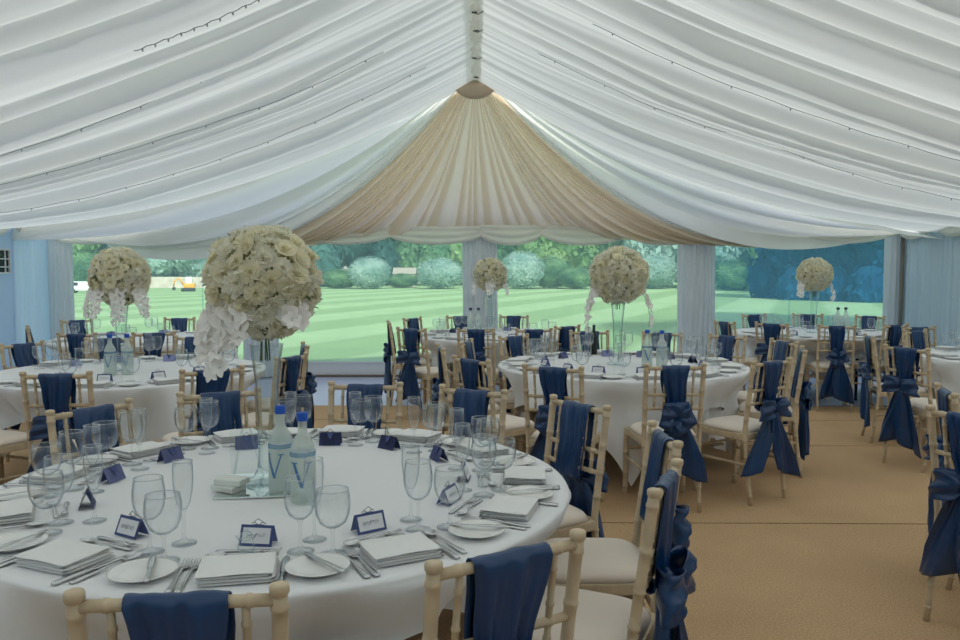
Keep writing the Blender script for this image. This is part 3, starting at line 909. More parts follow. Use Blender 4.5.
def glass_parts(nm, foot, stem_h, bowl_):
    bm = BM(); add_lathe(bm, [(0, .0), (foot, .0), (foot + .0005, .0015), (foot * .6, .004), (.008, .009), (.0042, .02), (.004, stem_h - .012), (.009, stem_h)], 24)
    PR[nm, 'stem'] = mesh_of('stem', bm, 'glass')
    bm = BM(); p = [(0, stem_h - .002)] + [(r, stem_h + z) for r, z in bowl_]
    rt, zt = p[-1]; inner = [(max(0, r - .0011), z + .0008) for r, z in p[::-1]]
    inner[0] = (rt - .0011, zt); inner[-1] = (0, p[0][1] + .002)
    add_lathe(bm, p + inner, 28); bm2 = BM(); add_lathe(bm2, [(rt - .0016, zt - .0008), (rt - .0006, zt + .0010), (rt + .0008, zt + .0008), (rt + .0008, zt - .0010)], 28, close=True); PR[nm, 'rim'] = mesh_of('rim', bm2, 'rim'); PR[nm, 'bowl'] = mesh_of('bowl', bm, 'glass')
glass_parts('wine', .035, .085, [(.016, .002), (.030, .014), (.038, .034), (.041, .055), (.0405, .075), (.037, .098), (.0355, .108)])
glass_parts('water', .037, .07, [(.018, .002), (.034, .014), (.043, .036), (.0455, .058), (.0445, .08), (.041, .098)])
glass_parts('flute', .032, .09, [(.010, .003), (.018, .02), (.024, .05), (.0265, .08), (.0265, .105), (.025, .13)])
# place card: a tent of blue card with a white name panel towards the seat (+y away from the seat)
bm = BM()
def slab(bm, pts, th):
    vs = [bm.verts.new(p) for p in pts]; f = bm.faces.new(vs)
    bmesh.ops.solidify(bm, geom=[f], thickness=th)
slab(bm, [(-.045, -.022, 0), (.045, -.022, 0), (.045, 0, .05), (-.045, 0, .05)], .0012)
slab(bm, [(.045, .022, 0), (-.045, .022, 0), (-.045, 0, .05), (.045, 0, .05)], .0012)
PR['card'] = mesh_of('place_card', bm, 'card', False)
def on_front(u, v, off):  # point on the seat-side panel
    t = v
    n = Vector((0, -.05, .022)).normalized()
    p = Vector((u, -.022 + .022 * t, .05 * t)) + n * off
    return p
bm = BM(); vs = [bm.verts.new(on_front(u, v, .0016)) for u, v in ((-.045, .0), (.045, .0), (.045, 1), (-.045, 1))]; bm.faces.new(vs); PR['cardborder'] = mesh_of('border', bm, 'navycard', False)
bm = BM(); vs = [bm.verts.new(on_front(u, v, .0024)) for u, v in ((-.038, .12), (.038, .12), (.038, .86), (-.038, .86))]; bm.faces.new(vs); PR['cardpanel'] = mesh_of('name_panel', bm, 'paper', False)
def writing(seed):
    q = random.Random(seed); bm = BM(); x = -.026; pts = []
    while x < .026:
        pts.append(on_front(x, .48 + q.uniform(-.12, .14), .0030)); x += q.uniform(.004, .007)
    add_tube(bm, pts, .0004, 5); return mesh_of('writing', bm, 'ink')
WR = [writing(k) for k in range(6)]
bm = BM()
for s in (-1, 1):
    add_tube(bm, [(0, .002, .049), (s * .012, .004, .056), (s * .020, .006, .051)], .0011, 5)
    add_tube(bm, [(0, .002, .066), (s * .010, .004, .058), (s * .020, .006, .051)], .0009, 5)
PR['ornament'] = mesh_of('wire_heart', bm, 'wire')
bm = BM(); vs = [bm.verts.new(p) for p in ((-.016, .0016, .0505), (.016, .0016, .0505), (0, .0175, .022))]
for v in vs: v.co.y += .0014
bm.faces.new(vs); PR['flap'] = mesh_of('heart_flap', bm, 'navycard', False)

protoG = {}
def place(name, label, cat, loc, rz, group, build):
    """the first of a kind is built, the rest are copies of it and its parts"""
    if name not in protoG:
        protoG[name] = o = build()
    else:
        o = copy_tree(protoG[name])
    o.location = loc; o.rotation_euler = (0, 0, rz); tag(o, label, cat, group)
    return o
def b_glass(kind, nm):
    def f():
        e = ob(nm, None); ob('stem', PR[kind, 'stem'], e); b = ob('bowl', PR[kind, 'bowl'], e); ob('rim', PR[kind, 'rim'], b); return e
    return f
def b_mesh(key, nm):
    return lambda: ob(nm, PR[key])
def b_card():
    e = ob('place_card', None)
    ob('folded_card', PR['card'], e); b = ob('name_border', PR['cardborder'], e); ob('name_panel', PR['cardpanel'], b)
    ob('wire_heart', PR['ornament'], e); ob('heart_flap', PR['flap'], e)
    return e
cardn = 0
def setting(key, ang, seatname, level, jit, pitch=40):
    """level 3: everything; 2: middle distance; 1: far"""
    global cardn
    T = TABLES[key]; cx, cy = T['c']; R = T['R']; tn = TN[key]
    q = jit
    def P(r, da, z=0):
        a = ang + da; return (cx + r * math.cos(a), cy + r * math.sin(a), ZC + z)
    rz = ang + PI / 2 + q.uniform(-.05, .05)      # item +y points at the table centre
    W = 'at the %s of the %s' % (seatname, tn)
    def put(nm, lb, cat, r, da, drot, grp, build, z=0):
        o = place(nm, '%s %s' % (lb, W), cat, P(r, da, z), rz + drot + q.uniform(-.06, .06), grp, build); return o
    rim = R - .92
    nk = q.randrange(3)
    put('napkin', 'folded white napkin', 'napkin', .79 + rim, q.uniform(-.01, .01), q.uniform(-.12, .12), 'folded napkins on the tables', b_mesh(('napkin', 0), 'napkin'))
    put('side_plate', 'white side plate', 'plate', .805 + rim, -R_(15.3 if level == 3 else 17.5), 0, 'side plates on the tables', b_mesh('plate', 'side_plate')).scale = (.9, .9, .9)
    put('wine_glass', 'stemmed wine glass', 'glass', .66 + rim, R_(11), 0, 'stemmed glasses on the tables', b_glass('wine', 'wine_glass'))
    put('water_goblet', 'wide water goblet', 'glass', .71 + rim, R_(17 if level == 3 else 16.5), 0, 'stemmed glasses on the tables', b_glass('water', 'water_goblet'))
    c = put('place_card', 'blue tent place card', 'place card', .575 + rim, R_(q.uniform(-2, 2)), q.uniform(-.2, .2), 'blue place cards on the tables', b_card)
    for ch in c.children:
        if ch.name.startswith('name_border'):
            for g in ch.children:
                cardn += 1; wr = ob('handwriting', WR[cardn % 6], ch)
    if level >= 2:
        put('champagne_flute', 'narrow champagne flute', 'glass', .58 + rim, R_(15), 0, 'stemmed glasses on the tables', b_glass('flute', 'champagne_flute'))
        put('dinner_fork', 'dinner fork', 'fork', .80 + rim, -R_(7.6), 0, 'forks on the tables', b_mesh('fork', 'dinner_fork'))
        put('dinner_knife', 'dinner knife', 'knife', .80 + rim, R_(7.5), 0, 'knives on the tables', b_mesh('knife', 'dinner_knife'))
    if level >= 3:
        put('starter_fork', 'outer starter fork', 'fork', .80 + rim, -R_(9.3), 0, 'forks on the tables', b_mesh('fork', 'starter_fork'))
        put('butter_knife', 'side-plate butter knife', 'knife', .80 + rim, -R_(14.2), R_(10), 'knives on the tables', b_mesh('knife', 'butter_knife'), .0158).scale = (.8, .8, .8)
        if pitch >= 29.5: put('soup_spoon', 'soup spoon', 'spoon', .79 + rim, R_(9.6), 0, 'spoons on the tables', b_mesh('spoon', 'soup_spoon'))
        put('dessert_spoon', 'crosswise dessert spoon', 'spoon', .665 + rim, -R_(1), R_(92), 'spoons on the tables', b_mesh('spoon', 'dessert_spoon')).scale = (.9, .9, .9)
        put('dessert_fork', 'crosswise dessert fork', 'fork', .635 + rim, 0, R_(-92), 'forks on the tables', b_mesh('fork', 'dessert_fork')).scale = (.85, .85, .85)
jr = random.Random(99)
LV = {'near': 3, 'left': 2, 'right': 2, 'farc': 1, 'farr': 1, 'edge': 1, 'farl': 1}
for key in TABLES:
    ss = [(a, phn) for a, r, phn in seats[key]]
    if key == 'near': ss += [(R_(175), 'left-edge seat'), (R_(207), 'lower left-edge seat'), (R_(243), 'bottom left corner seat')]
    ss = sorted((a % (2 * PI), phn) for a, phn in ss)
    for i, (a, phn) in enumerate(ss):
        nxt = (ss[(i + 1) % len(ss)][0] - a) % (2 * PI)
        setting(key, a, phn, LV[key], jr, math.degrees(nxt))
setting('edge', R_(176), 'left-facing seat', 1, jr)

# ------------------------------------------------------------------ vases and flowers
def rose_mesh(seed, ruffle, mt):
    q = random.Random(seed); bm = BM()
    rings_ = ((3, .006, .030, .2), (4, .012, .030, .35), (5, .019, .029, .6), (6, .027, .026, .95)) if not ruffle else ((5, .007, .031, .15), (7, .014, .031, .4), (9, .022, .029, .7), (10, .030, .024, 1.0))
    for n, r, h, tilt in rings_:
        o = q.uniform(0, 6)
        for k in range(n):
            a = o + 2 * PI * k / n; wid = 2 * PI / n * (.75 if not ruffle else .8)
            ph = q.uniform(0, 6)
            def pf(i, j):
                u = -1 + 2 * i / 4; v = j / 4
                aa = a + u * wid * (.5 + .5 * v) * (1 - .25 * v ** 4 * abs(u))
                rr = r * (.35 + .65 * v) + tilt * .014 * v * v + (.006 * math.sin(u * 6 + ph) * v if ruffle else 0) - .002 * u * u
                zz = h * (v ** .8) * (1 - .35 * tilt * v) - (.004 * u * u * v) + (.006 * math.sin(u * 7 + ph) * v if ruffle else .0)
                return (rr * math.cos(aa), rr * math.sin(aa), zz - .012)
            add_grid(bm, 5, 5, pf)
    return mesh_of('rose', bm, mt)
ROSE = [rose_mesh(1, False, 'rose'), rose_mesh(2, True, 'rose'), rose_mesh(3, True, 'rose2'), rose_mesh(5, True, 'rose')]
bm = BM()
def lf(i, j):
    v = i / 6; u = -1 + 2 * j / 4
    w_ = .014 * math.sin(PI * min(1, v * 1.02)) ** .8
    return (u * w_, .05 * v, .004 * math.sin(v * 3) - .004 * (1 - abs(u)))
add_grid(bm, 7, 5, lf); LEAF = mesh_of('leaf', bm, 'leaf')
bm = BM()
for k in range(5):
    a = PI / 2 + 2 * PI * k / 5; wd = .017 if k in (1, 4) else .012
    def pf(i, j):
        v = i / 6; u = -1 + 2 * j / 4; r = .005 + .030 * v
        x = r; yv = u * wd * math.sin(PI * (.12 + .8 * v))
        return (x * math.cos(a) - yv * math.sin(a), x * math.sin(a) + yv * math.cos(a), .006 * math.sin(v * 2.5) + .002 * u * u)
    add_grid(bm, 7, 5, pf)
ORCH = mesh_of('orchid_bloom', bm, 'orchid')
bm = BM(); add_ball(bm, (0, -.004, .008), .0075, 8, 6, (1, 1.3, 1)); ORCHC = mesh_of('orchid_lip', bm, 'orchidheart')
bm = BM(); add_ball(bm, (0, 0, 0), 1, 24, 16)
CORE = mesh_of('foam_core', bm, 'core')
def filler(seed, n=900):
    q = random.Random(seed); bm = BM(); ga = PI * (3 - 5 ** .5)
    for k in range(n):
        z = 1 - 2 * (k + .5) / n; rr = math.sqrt(1 - z * z)
        d = Vector((rr * math.cos(ga * k), rr * math.sin(ga * k), z))
        f = (d + Vector((q.uniform(-.9, .9), q.uniform(-.9, .9), q.uniform(-.9, .9)))).normalized()
        x = f.orthogonal().normalized(); x.rotate(Matrix.Rotation(q.uniform(0, 6), 3, f)); y = f.cross(x)
        c = d * q.uniform(.84, .99); sz = q.uniform(.055, .10); ph = q.uniform(0, 6)
        def pf(i, j):
            v = i / 4; u = -1 + 2 * j / 4
            w_ = sz * (.25 + .75 * math.sin(PI * (.08 + .72 * v)))
            return c + x * (u * w_) + f * (sz * 1.5 * v - sz * .6) + y * (.25 * sz * math.sin(u * 5 + ph) * v + .35 * sz * v * v - .25 * sz * u * u)
        add_grid(bm, 5, 5, pf)
    return mesh_of('filler_petals', bm, 'rose2')
FILL = filler(8)

def vase(loc, label, h=.47):
    t = thing('trumpet_vase', label, 'vase', loc, 0, 'tall clear vases')
    p = [(.0, .002), (.07, .002), (.078, .004), (.078, .009), (.05, .02), (.036, .05), (.032, .10), (.033, .2), (.038, .32), (.048, .42), (.056, h)]
    inner = [(max(0, r - .003), z + .006 if k else z) for k, (r, z) in enumerate(p[::-1])]
    inner[-3:] = []
    inner = [x for x in inner if x[1] > .03] + [(0, .035)]
    bm = BM(); add_lathe(bm, p + inner, 32); ob('body', mesh_of('body', bm, 'vase'), t)
    return t

def flower_ball(loc, rad, label, seed, sprays, stemh, nrose=98):
    """loc: centre of the ball"""
    q = random.Random(seed)
    t = thing('floral_ball', label, 'flowers', loc, 0, 'ivory flower balls on tall vases')
    ob('foam_core', CORE, t, (0, 0, 0), (0, 0, 0), (rad * .80, rad * .80, rad * .76))
    tag(ob('filler_petals', FILL, t, (0, 0, 0), (0, 0, rnd.uniform(0, 6)), (rad, rad, rad)), kind='stuff')
    ga = PI * (3 - 5 ** .5); n = nrose
    for k in range(n):
        zc = 1 - 2 * (k + .5) / n
        if zc < -.93: continue
        rr = math.sqrt(1 - zc * zc); a = ga * k
        d = Vector((rr * math.cos(a), rr * math.sin(a), zc)) + Vector((q.uniform(-.06, .06), q.uniform(-.06, .06), q.uniform(-.06, .06)))
        d.normalize()
        e = d.to_track_quat('Z', 'Y').to_euler()
        sc = rad / .2 * q.uniform(.72, 1.08)
        m_ = ROSE[q.choice((0, 1, 1, 1, 2, 2, 2, 3, 3, 3))]
        dj = (d + Vector((q.uniform(-.4, .4), q.uniform(-.4, .4), q.uniform(-.4, .4)))).normalized(); e = dj.to_track_quat('Z', 'Y').to_euler()
        ob('rose', m_, t, d * rad * q.uniform(.90, .99), e, (sc, sc, sc))
    for k in range(16):
        d = Vector((q.uniform(-1, 1), q.uniform(-1, 1), q.uniform(-.9, .8))).normalized()
        e = (d.to_track_quat('Y', 'Z') @ Euler((q.uniform(-.5, .5), 0, q.uniform(-.5, .5))).to_quaternion()).to_euler()
        ob('leaf', LEAF, t, d * rad * .86, e, (.8, .85, .8))
    # stem going down into the vase
    bm = BM()
    for k in range(5):
        a = k * 1.26; add_tube(bm, [(.01 * math.cos(a), .01 * math.sin(a), -rad * .7), (.016 * math.cos(a + .5), .016 * math.sin(a + .5), -stemh)], .0028, 6)
    ob('stems', mesh_of('stems', bm, 'stem'), t)
    for (az, out, down, nb, sc) in sprays:
        sp = ob('orchid_spray', None, t)
        dx, dy = math.cos(az), math.sin(az)
        def arc(s):
            return Vector((dx * (rad * .75 + out * math.sin(s * PI * .62)), dy * (rad * .75 + out * math.sin(s * PI * .62)), -rad * .45 - down * s ** 1.15))
        bm = BM(); add_tube(bm, [arc(k / 10) for k in range(11)], .002, 6)
        ob('spray_stem', mesh_of('spray_stem', bm, 'stem'), sp)
        for k in range(nb):
            s = (k + .3) / nb; p = arc(s)
            yaw = q.uniform(-.9, .9); side = (-1) ** k
            dd = Vector((dx * .6 + q.uniform(-.5, .5), dy * .6 - .45 + q.uniform(-.4, .4), q.uniform(-.1, .5))).normalized()
            e = (dd.to_track_quat('Z', 'Y') @ Euler((0, 0, q.uniform(-.4, .4))).to_quaternion()).to_euler()
            off = Vector((-dy, dx, 0)) * side * .016 * sc + dd * .012
            b = ob('orchid_bloom', ORCH, sp, p + off, e, (sc * (1.1 - .35 * s),) * 3)
    return t

vase((-.70, 2.66, ZC + .006), 'tall clear trumpet vase standing on the mirror tile of the big near table')
flower_ball((-.705, 2.66, 1.43), .186, 'biggest ivory rose ball with hanging orchids, above the near table', 3,
            [(R_(205), .05, .17, 12, 1.25), (R_(225), .03, .22, 12, 1.3), (R_(190), .02, .12, 8, 1.2), (R_(250), .01, .12, 8, 1.2), (R_(-40), .03, .06, 5, 1.1)], .26)
VL = {'left': ('tall clear vase under the left flower ball on the left-hand table', 'ivory rose ball on the left-hand table with orchids hanging on its left', .205, (-2.56, 5.75)),
      'right': ('tall clear vase with orchid sprays on the middle right-hand table', 'ivory rose ball with two long orchid arms on the middle right-hand table', .215, (1.10, 6.1)),
      'farc': ('tall clear vase on the far centre table before the middle drape', 'small-looking ivory rose ball before the middle drape of the far wall', .19, (.17, 9.0)),
      'farr': ('tall clear vase on the far right table', 'ivory rose ball in front of the dark trees on the far right table', .195, (3.98, 9.3))}
SPR = {'left': [(R_(200), .06, .20, 10, 1.2), (R_(-70), .04, .25, 10, 1.2), (R_(-20), .05, .20, 9, 1.15), (R_(240), .04, .2, 8, 1.2)],
       'right': [(R_(183), .07, .34, 14, 1.1), (R_(-3), .08, .30, 14, 1.1)],
       'farc': [(R_(190), .03, .14, 8, 1.1), (R_(-10), .04, .14, 8, 1.1), (R_(-90), .03, .14, 8, 1.1)],
       'farr': [(R_(190), .03, .18, 9, 1.2), (R_(-10), .05, .22, 9, 1.2)]}
for k, (lv, lb, rd, (x, y)) in VL.items():
    vase((x, y, ZC), lv, .49)
    flower_ball((x, y, 1.43 + (rd - .2) * .4), rd, lb, len(lb), SPR[k], .26)

# mirror tile, favours, acrylic sign holder on the near table
bm = BM(); add_box(bm, (0, 0, .003), (.30, .30, .006), .001)
o = ob('mirror_tile', mesh_of('mirror_tile', bm, 'mirror', False), None, (-.70, 2.64, ZC), (0, 0, R_(8))); tag(o, 'square mirror tile under the vase of the near table', 'mirror')
for k, (dx, dy, rz, z, lb) in enumerate(((-.125, -.10, .5, .006, 'pale flat favour box lying on the mirror tile, lower of two'), (-.115, -.095, .25, .0265, 'pale flat favour box on top of another on the mirror tile'))):
    bm = BM(); add_box(bm, (0, 0, .010), (.095, .065, .020), .003)
    o = ob('favour_box', mesh_of('favour_box', bm, 'box', False), None, (-.68 + dx, 2.66 + dy, ZC + z), (0, 0, -rz)); tag(o, lb, 'box', 'favour boxes on the near table')
t = thing('sign_holder', 'clear acrylic table sign holder leaning beside the near vase', 'sign holder', (-.80, 2.76, ZC), R_(20))
bm = BM(); add_box(bm, (0, 0, .085), (.11, .004, .16), .001, Matrix.Rotation(R_(-14), 4, 'X')); ob('sign_panel', mesh_of('panel', bm, 'vase', False), t)
bm = BM()
for s in (-1, 1): add_tube(bm, [(s * .05, -.05, .004), (s * .03, .0, .09), (s * .012, .03, .17)], .004, 6)
add_tube(bm, [(-.05, -.05, .004), (.05, -.05, .004)], .004, 6); ob('easel', mesh_of('easel', bm, thin_glass('acrylic', (.90, .94, .94), .3, (.55, .64, .66))), t)

# bottles
def bottle(loc, rz, label, cap='bluecap', sc=1.0, logo=True):
    t = thing('water_bottle', label, 'bottle', loc, rz, 'water bottles on the tables')
    t.scale = (sc,) * 3
    p = [(0, .002), (.036, .002), (.041, .008), (.0415, .02), (.0415, .165), (.038, .19), (.026, .215), (.0165, .232), (.0148, .25), (.0148, .275), (.016, .277)]
    bm = BM(); add_lathe(bm, p, 32); ob('body', mesh_of('body', bm, 'bottle'), t)
    bm = BM(); add_lathe(bm, [(0, .01), (.037, .01), (.0385, .02), (.0385, .150), (0, .150)], 28); ob('water', mesh_of('water', bm, thin_glass('water', (.93, .96, .96), .1, (.85, .9, .9), .12, (.80, .86, .84))), t)
    bm = BM(); add_lathe(bm, [(.0152, .272), (.0178, .272), (.0182, .276), (.0182, .296), (.0172, .299), (0, .299)], 24); ob('cap', mesh_of('cap', bm, cap), t)
    if logo:
        def curved(pts, zc):
            bm2 = BM()
            for a, b, w_ in pts:
                def f(i, j):
                    s = i / 10; u = -1 + 2 * j; x = a[0] + (b[0] - a[0]) * s + u * w_; z = a[1] + (b[1] - a[1]) * s
                    th = x / .0420
                    return (.0421 * math.sin(th), -.0421 * math.cos(th), z)
                add_grid(bm2, 11, 2, f)
            return bm2
        b2 = curved([((-.026, .140), (.002, .060), .0055), ((.026, .140), (.001, .062), .0026), ((-.037, .140), (-.015, .140), .0), ((.016, .1405), (.036, .1405), .0)], 0)
        for (x0, x1) in ((-.037, -.013), (.016, .036)):
            def f(i, j): 
                th = (x0 + (x1 - x0) * i / 6) / .042; return (.0421 * math.sin(th), -.0421 * math.cos(th), .138 + .004 * j)
            add_grid(b2, 7, 2, f)
        ob('letter_v', mesh_of('letter_v', b2, 'logo', False), t)
        bm = BM()
        add_grid(bm, 33, 2, lambda i, j: (.0419 * math.cos(2 * PI * i / 32), .0419 * math.sin(2 * PI * i / 32), .158 + .016 * j))
        ob('label_band', mesh_of('label_band', bm, thin_glass('blue_band', (.55, .70, .85), .2, (.45, .6, .75), .35, (.35, .50, .68))), t)
    return t
bottle((-.625, 2.53, ZC + .006), R_(-20), 'left of the two blue-capped bottles lettered V on the near table', sc=.95)
bottle((-.535, 2.44, ZC + 0), R_(5), 'right of the two blue-capped bottles lettered V on the near table', sc=.95)
bottle((-2.53, 5.50, ZC), 0, 'left of the two blue-capped bottles on the left-hand table', sc=.95)
bottle((-2.42, 5.52, ZC), 0, 'right of the two blue-capped bottles on the left-hand table', sc=.95)
bottle((1.28, 5.88, ZC), 0, 'left of the two blue-capped bottles on the middle right-hand table', sc=.95)
bottle((1.38, 5.84, ZC), 0, 'right of the two blue-capped bottles on the middle right-hand table', sc=.95)
bottle((-.05, 9.1, ZC), 0, 'left of the two dark-capped bottles on the far centre table', 'blacktop', logo=False)
bottle((.04, 9.12, ZC), 0, 'right of the two dark-capped bottles on the far centre table', 'blacktop', logo=False)
bottle((4.22, 9.2, ZC), 0, 'left of the two dark-capped bottles on the far right table', 'blacktop', logo=False)
bottle((4.32, 9.22, ZC), 0, 'right of the two dark-capped bottles on the far right table', 'blacktop', logo=False)
t = thing('wine_bottle', 'dark green wine bottle at the back of the middle right-hand table', 'bottle', (1.03, 6.86, ZC)); t.scale = (.85, .85, .85)
bm = BM(); add_lathe(bm, [(0, .002), (.034, .002), (.037, .01), (.037, .19), (.030, .215), (.016, .24), (.0145, .29), (0, .29)], 24); ob('body', mesh_of('body', bm, 'darkglass'), t)
bm = BM(); add_lathe(bm, [(.0150, .245), (.0155, .29), (.0150, .302), (0, .303)], 20); ob('foil', mesh_of('foil', bm, 'blacktop'), t)

# small glass jars with silver beads
def jar(loc, label):
    t = thing('glass_jar', label, 'jar', loc, 0, 'small glass jars')
    bm = BM(); add_lathe(bm, [(0, .002), (.017, .002), (.02, .006), (.022, .02), (.018, .034), (.024, .045), (.026, .048)], 20); ob('body', mesh_of('body', bm, 'vase'), t)
    bm = BM(); add_ball(bm, (0, 0, .045), .016, 12, 8, (1, 1, .8)); add_ball(bm, (0, 0, .062), .006, 8, 6); ob('stopper', mesh_of('stopper', bm, 'vase'), t)
jar((-.585, 1.995, ZC), 'small stoppered glass jar before the front-left place card of the near table')
jar((.03, 2.62, ZC), 'small stoppered glass jar among the glasses right on the near table')

# ------------------------------------------------------------------ outside
bm = BM()
def lawn(i, j):
    x = -140 + 280 * i / 60; y = 11.3 + 150 * (j / 60)
    return (x, y, -.06 + .02 * noise.noise((x * .1, y * .1, 0)))
add_grid(bm, 61, 61, lawn); tag(ob('ground', mesh_of('ground', bm, 'lawn')), kind='structure')
bm = BM(); add_grid(bm, 2, 2, lambda i, j: (-140 + 280 * i, -60 + 71.4 * j, -.08)); tag(ob('ground', mesh_of('ground', bm, 'lawn')), kind='structure')

def crown_mesh(seed, kind, m_, nleaf=5200, ls=.055):
    """unit crown (radius about 1, base at z=0, top at about 2)"""
    q = random.Random(seed); bm = BM()
    blobs = []
    if kind == 'ball': blobs = [(Vector((0, 0, .95)), .95)]
    else:
        for k in range(13):
            a = q.uniform(0, 2 * PI); r = q.uniform(.1, .68); z = q.uniform(.35, 1.65)
            r *= 1 - .35 * abs(z - .9)
            blobs.append((Vector((r * math.cos(a), r * math.sin(a), z)), q.uniform(.30, .48)))
        blobs.append((Vector((0, 0, .95)), .6))
    tot = sum(b[1] ** 2 for b in blobs)
    for c, r in blobs:
        # solid heart of each mass of leaves
        vs = bmesh.ops.create_icosphere(bm, subdivisions=2, radius=r * .90)['verts']
        for v in vs:
            v.co *= 1 + .12 * noise.noise(v.co * 4 / r + Vector((seed, 0, 0)))
            v.co += c
        for k in range(int(nleaf * r * r / tot)):
            d = Vector((q.gauss(0, 1), q.gauss(0, 1), q.gauss(0, 1))).normalized()
            p = c + d * r * (.88 + .16 * q.random() + .08 * noise.noise(d * 3 + c * 5))
            nrm = (d + Vector((q.uniform(-.7, .7), q.uniform(-.7, .7), q.uniform(-.4, .8)))).normalized()
            x = nrm.orthogonal().normalized(); x.rotate(Matrix.Rotation(q.uniform(0, 6), 3, nrm)); y = nrm.cross(x)
            s = ls * q.uniform(.6, 1.3)
            bm.faces.new([bm.verts.new(p + x * s * u + y * s * v * .6) for u, v in ((-1, 0), (0, -1), (1, 0), (0, 1))])
    return mesh_of('crown', bm, m_, False)
M['f_teal'] = foliage('foliage_teal', (.02, .08, .08), (.08, .19, .16))
CR = {}
for i, (k, m_) in enumerate((('tree', 'f_shade'), ('tree', 'f_mid'), ('tree', 'f_light'), ('ball', 'f_blue'), ('ball', 'f_mid'), ('tree', 'f_blue'), ('tree', 'f_teal'))):
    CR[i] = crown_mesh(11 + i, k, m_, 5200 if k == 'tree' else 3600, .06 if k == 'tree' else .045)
bm = BM(); add_tube(bm, [(0, 0, 0), (.02, 0, .5), (0, .02, 1)], [.09, .07, .05], 9); TRUNK = mesh_of('trunk', bm, 'bark')
tr = random.Random(17)
def tree(x, y, rad, hgt, kind, label, base=0, group='trees beyond the lawn', nm='tree'):
    t = thing(nm, label, 'tree' if nm == 'tree' else 'bush', (x, y, -.06), tr.uniform(0, 6), group)
    ob('crown', CR[kind], t, (0, 0, base), (0, 0, 0), (rad, rad, hgt / 2))
    if nm == 'tree': ob('trunk', TRUNK, t, (0, 0, 0), (0, 0, 0), (rad * .35 + .3,) * 2 + (max(.5, base + hgt * .45),))
    return t
def X(px, d): return (px - 475) / 795 * d
# unseen trees added behind the right wall to shade the lawn
tree(9.9, 8.4, 3.6, 14, 0, 'very tall unseen tree added for shade beside the right wall of the tent', 1.5)
tree(10.6, 13.4, 3.0, 11, 0, 'unseen tree added for shade between the tall tree and the far corner', 1.5)
tree(12.5, 17.2, 3.5, 9.5, 0, 'unseen tree added for shade close outside the right wall of the tent', 1.5)
tree(20.5, 17.5, 4.2, 10, 0, 'second unseen tree added for shade, farther right of the tent', 1.5)
TREES = [  # pixel column, distance, radius, height, kind, label
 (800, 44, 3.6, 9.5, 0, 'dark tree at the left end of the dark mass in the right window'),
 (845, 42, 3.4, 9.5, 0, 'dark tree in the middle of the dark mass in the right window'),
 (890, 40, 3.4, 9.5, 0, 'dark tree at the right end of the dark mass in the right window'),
 (745, 66, 4.6, 11, 5, 'pale bluish tree at the left of the right window'),
 (785, 60, 3.2, 7, 2, 'light green tree beside the dark mass in the right window'),
 (660, 74, 5.5, 12, 5, 'bluish green tree just right of the middle flower ball'),
 (700, 78, 5.0, 12, 1, 'mid green tree hidden by the drape between the right windows'),
 (600, 84, 5.5, 14, 1, 'tall mid green tree above the middle flower ball'),
 (560, 82, 5.0, 13, 2, 'light green tree in the second window from the right'),
 (515, 86, 5.5, 13, 1, 'mid green tree just right of the central drape'),
 (455, 86, 5.0, 13, 2, 'light green tree just left of the central drape'),
 (415, 84, 5.2, 13, 1, 'mid green tree above the stone cottage'),
 (370, 86, 5.4, 14, 6, 'dark tree left of the stone cottage'),
 (325, 80, 5.4, 14, 6, 'dark tree right of the biggest flower ball'),
 (285, 82, 5.0, 13, 1, 'mid green tree behind the biggest flower ball'),
 (225, 80, 5.2, 13, 1, 'mid green tree just left of the biggest flower ball'),
 (180, 74, 4.6, 8.5, 5, 'broad bluish tree above the yellow digger'),
 (140, 84, 5.2, 14, 6, 'dark tree behind the left flower ball'),
 (95, 80, 5.2, 14, 6, 'dark tree at the left end of the left window'),
 (60, 70, 4.0, 9, 2, 'light green tree at the far left of the lawn'),
]
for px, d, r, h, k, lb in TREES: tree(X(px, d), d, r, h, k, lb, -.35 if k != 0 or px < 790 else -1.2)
BUSH = [
 (370, 68, 1.9, 2.9, 3, 'rounded bluish bush left of the stone cottage'),
 (440, 68, 2.1, 2.8, 3, 'rounded bluish bush just left of the central drape'),
 (522, 68, 2.0, 3.4, 3, 'rounded bluish bush just right of the central drape'),
 (552, 70, 1.8, 3.0, 4, 'green bush in the second window from the right'),
 (576, 68, 1.7, 2.0, 4, 'low green bush left of the middle flower ball'),
 (655, 68, 2.0, 3.2, 3, 'pale bush right of the middle flower ball'),
 (340, 70, 2.0, 1.8, 4, 'low yellow-green bush right of the biggest flower ball'),
 (735, 62, 1.9, 2.6, 4, 'green bush at the left edge of the right window'),
 (768, 56, 1.6, 2.4, 4, 'green bush below the light tree in the right window'),
 (403, 72, 1.5, 1.4, 4, 'low green bush in front of the stone cottage'),
 (120, 72, 2.4, 3.0, 4, 'green bush behind the left flower ball'),
 (86, 70, 1.8, 3.6, 4, 'tall pale bush at the left end of the left window'),
]
for px, d, r, h, k, lb in BUSH: tree(X(px, d), d, r, h, k, lb, 0, 'bushes beyond the lawn', 'bush')
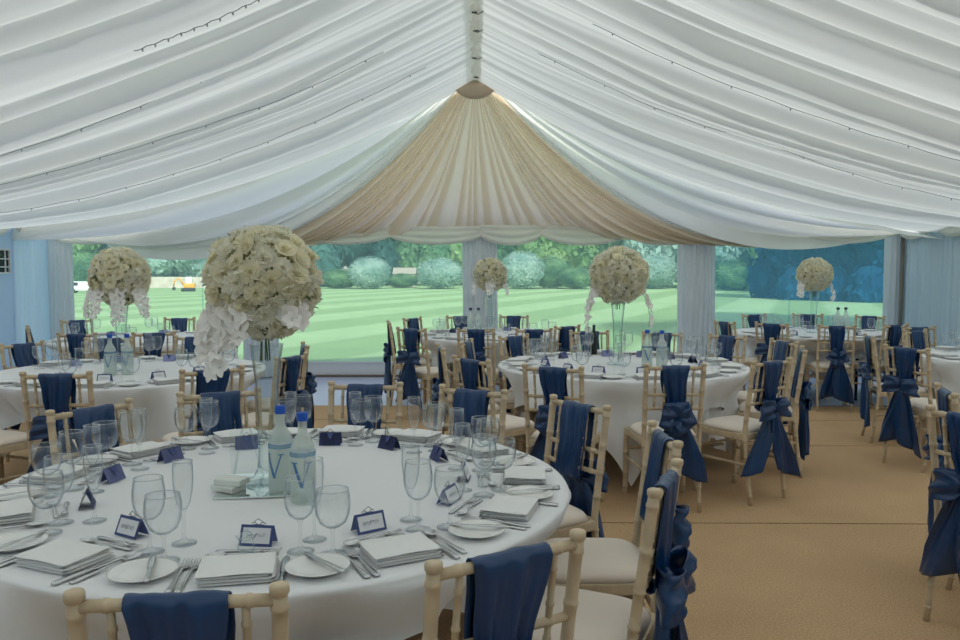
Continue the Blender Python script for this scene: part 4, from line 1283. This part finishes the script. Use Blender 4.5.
# stone cottage
t = thing('cottage', 'small stone cottage between the two bluish bushes', 'building', (X(405, 76), 76, -.06))
t.scale = (.55, .55, .5)
bm = BM(); add_box(bm, (0, 0, 1.3), (3.6, 3, 2.6)); ob('walls', mesh_of('walls', bm, 'stone', False), t)
bm = BM()
v = [bm.verts.new(p) for p in ((-2, -1.7, 2.5), (2, -1.7, 2.5), (2, 1.7, 2.5), (-2, 1.7, 2.5), (-2, 0, 3.7), (2, 0, 3.7))]
for f in ((0, 1, 5, 4), (2, 3, 4, 5), (1, 2, 5), (3, 0, 4), (0, 3, 2, 1)): bm.faces.new([v[k] for k in f])
ob('roof', mesh_of('roof', bm, 'tiles', False), t)
for xx in (-.9, .9):
    bm = BM(); add_box(bm, (xx, -1.5, 1.35), (.6, .06, .9)); ob('window', mesh_of('window', bm, 'darkwin', False), t)
# low white wall, van and digger at the left
bm = BM(); add_box(bm, (0, 0, .5), (9, .3, 1.0), .02)
o = ob('garden_wall', mesh_of('garden_wall', bm, 'stone', False), None, (X(172, 72), 72, -.06)); tag(o, 'low pale garden wall behind the yellow digger', 'wall', kind='thing')
t = thing('van', 'white van parked at the left end of the lawn', 'van', (X(87, 56), 56, -.06), R_(12)); t.scale = (.5, .5, .5)
bm = BM(); add_box(bm, (0, 0, .95), (3.4, 1.7, 1.3), .12); add_box(bm, (-1.9, 0, .7), (.9, 1.65, .8), .12); ob('body', mesh_of('body', bm, 'vanwhite'), t)
bm = BM(); add_box(bm, (-1.2, -.86, 1.25), (.8, .03, .45)); ob('side_window', mesh_of('sw', bm, 'darkwin', False), t)
for wx in (-1.5, 1.2):
    bm = BM(); add_tube(bm, [(wx, -.88, .34), (wx, -.66, .34)], .34, 18); ob('wheel', mesh_of('wheel', bm, 'rubber'), t)
    bm = BM(); add_tube(bm, [(wx, .66, .34), (wx, .88, .34)], .34, 18); ob('wheel', mesh_of('wheel', bm, 'rubber'), t)
t = thing('excavator', 'small yellow digger at the edge of the lawn, left', 'digger', (X(189, 60), 60, -.06), R_(15))
t.scale = (.58, .58, .58)
for sy in (-.5, .5):
    bm = BM(); add_box(bm, (0, sy, .22), (1.7, .3, .42), .12); ob('track', mesh_of('track', bm, 'rubber'), t)
bm = BM(); add_box(bm, (.15, 0, .75), (1.4, 1.1, .6), .08); ob('body', mesh_of('body', bm, 'yellow'), t)
bm = BM(); add_box(bm, (.1, .1, 1.4), (.8, .75, .9), .06); ob('cab', mesh_of('cab', bm, 'vanwhite'), t)
bm = BM(); add_tube(bm, [(-.5, 0, .8), (-1.1, 0, 1.7), (-1.7, 0, 1.3), (-1.8, 0, .5)], [.14, .12, .10, .09], 8); ob('boom', mesh_of('boom', bm, 'yellow'), t)
bm = BM(); add_box(bm, (-1.75, 0, .35), (.4, .5, .35), .06); ob('bucket', mesh_of('bucket', bm, 'rubber'), t)
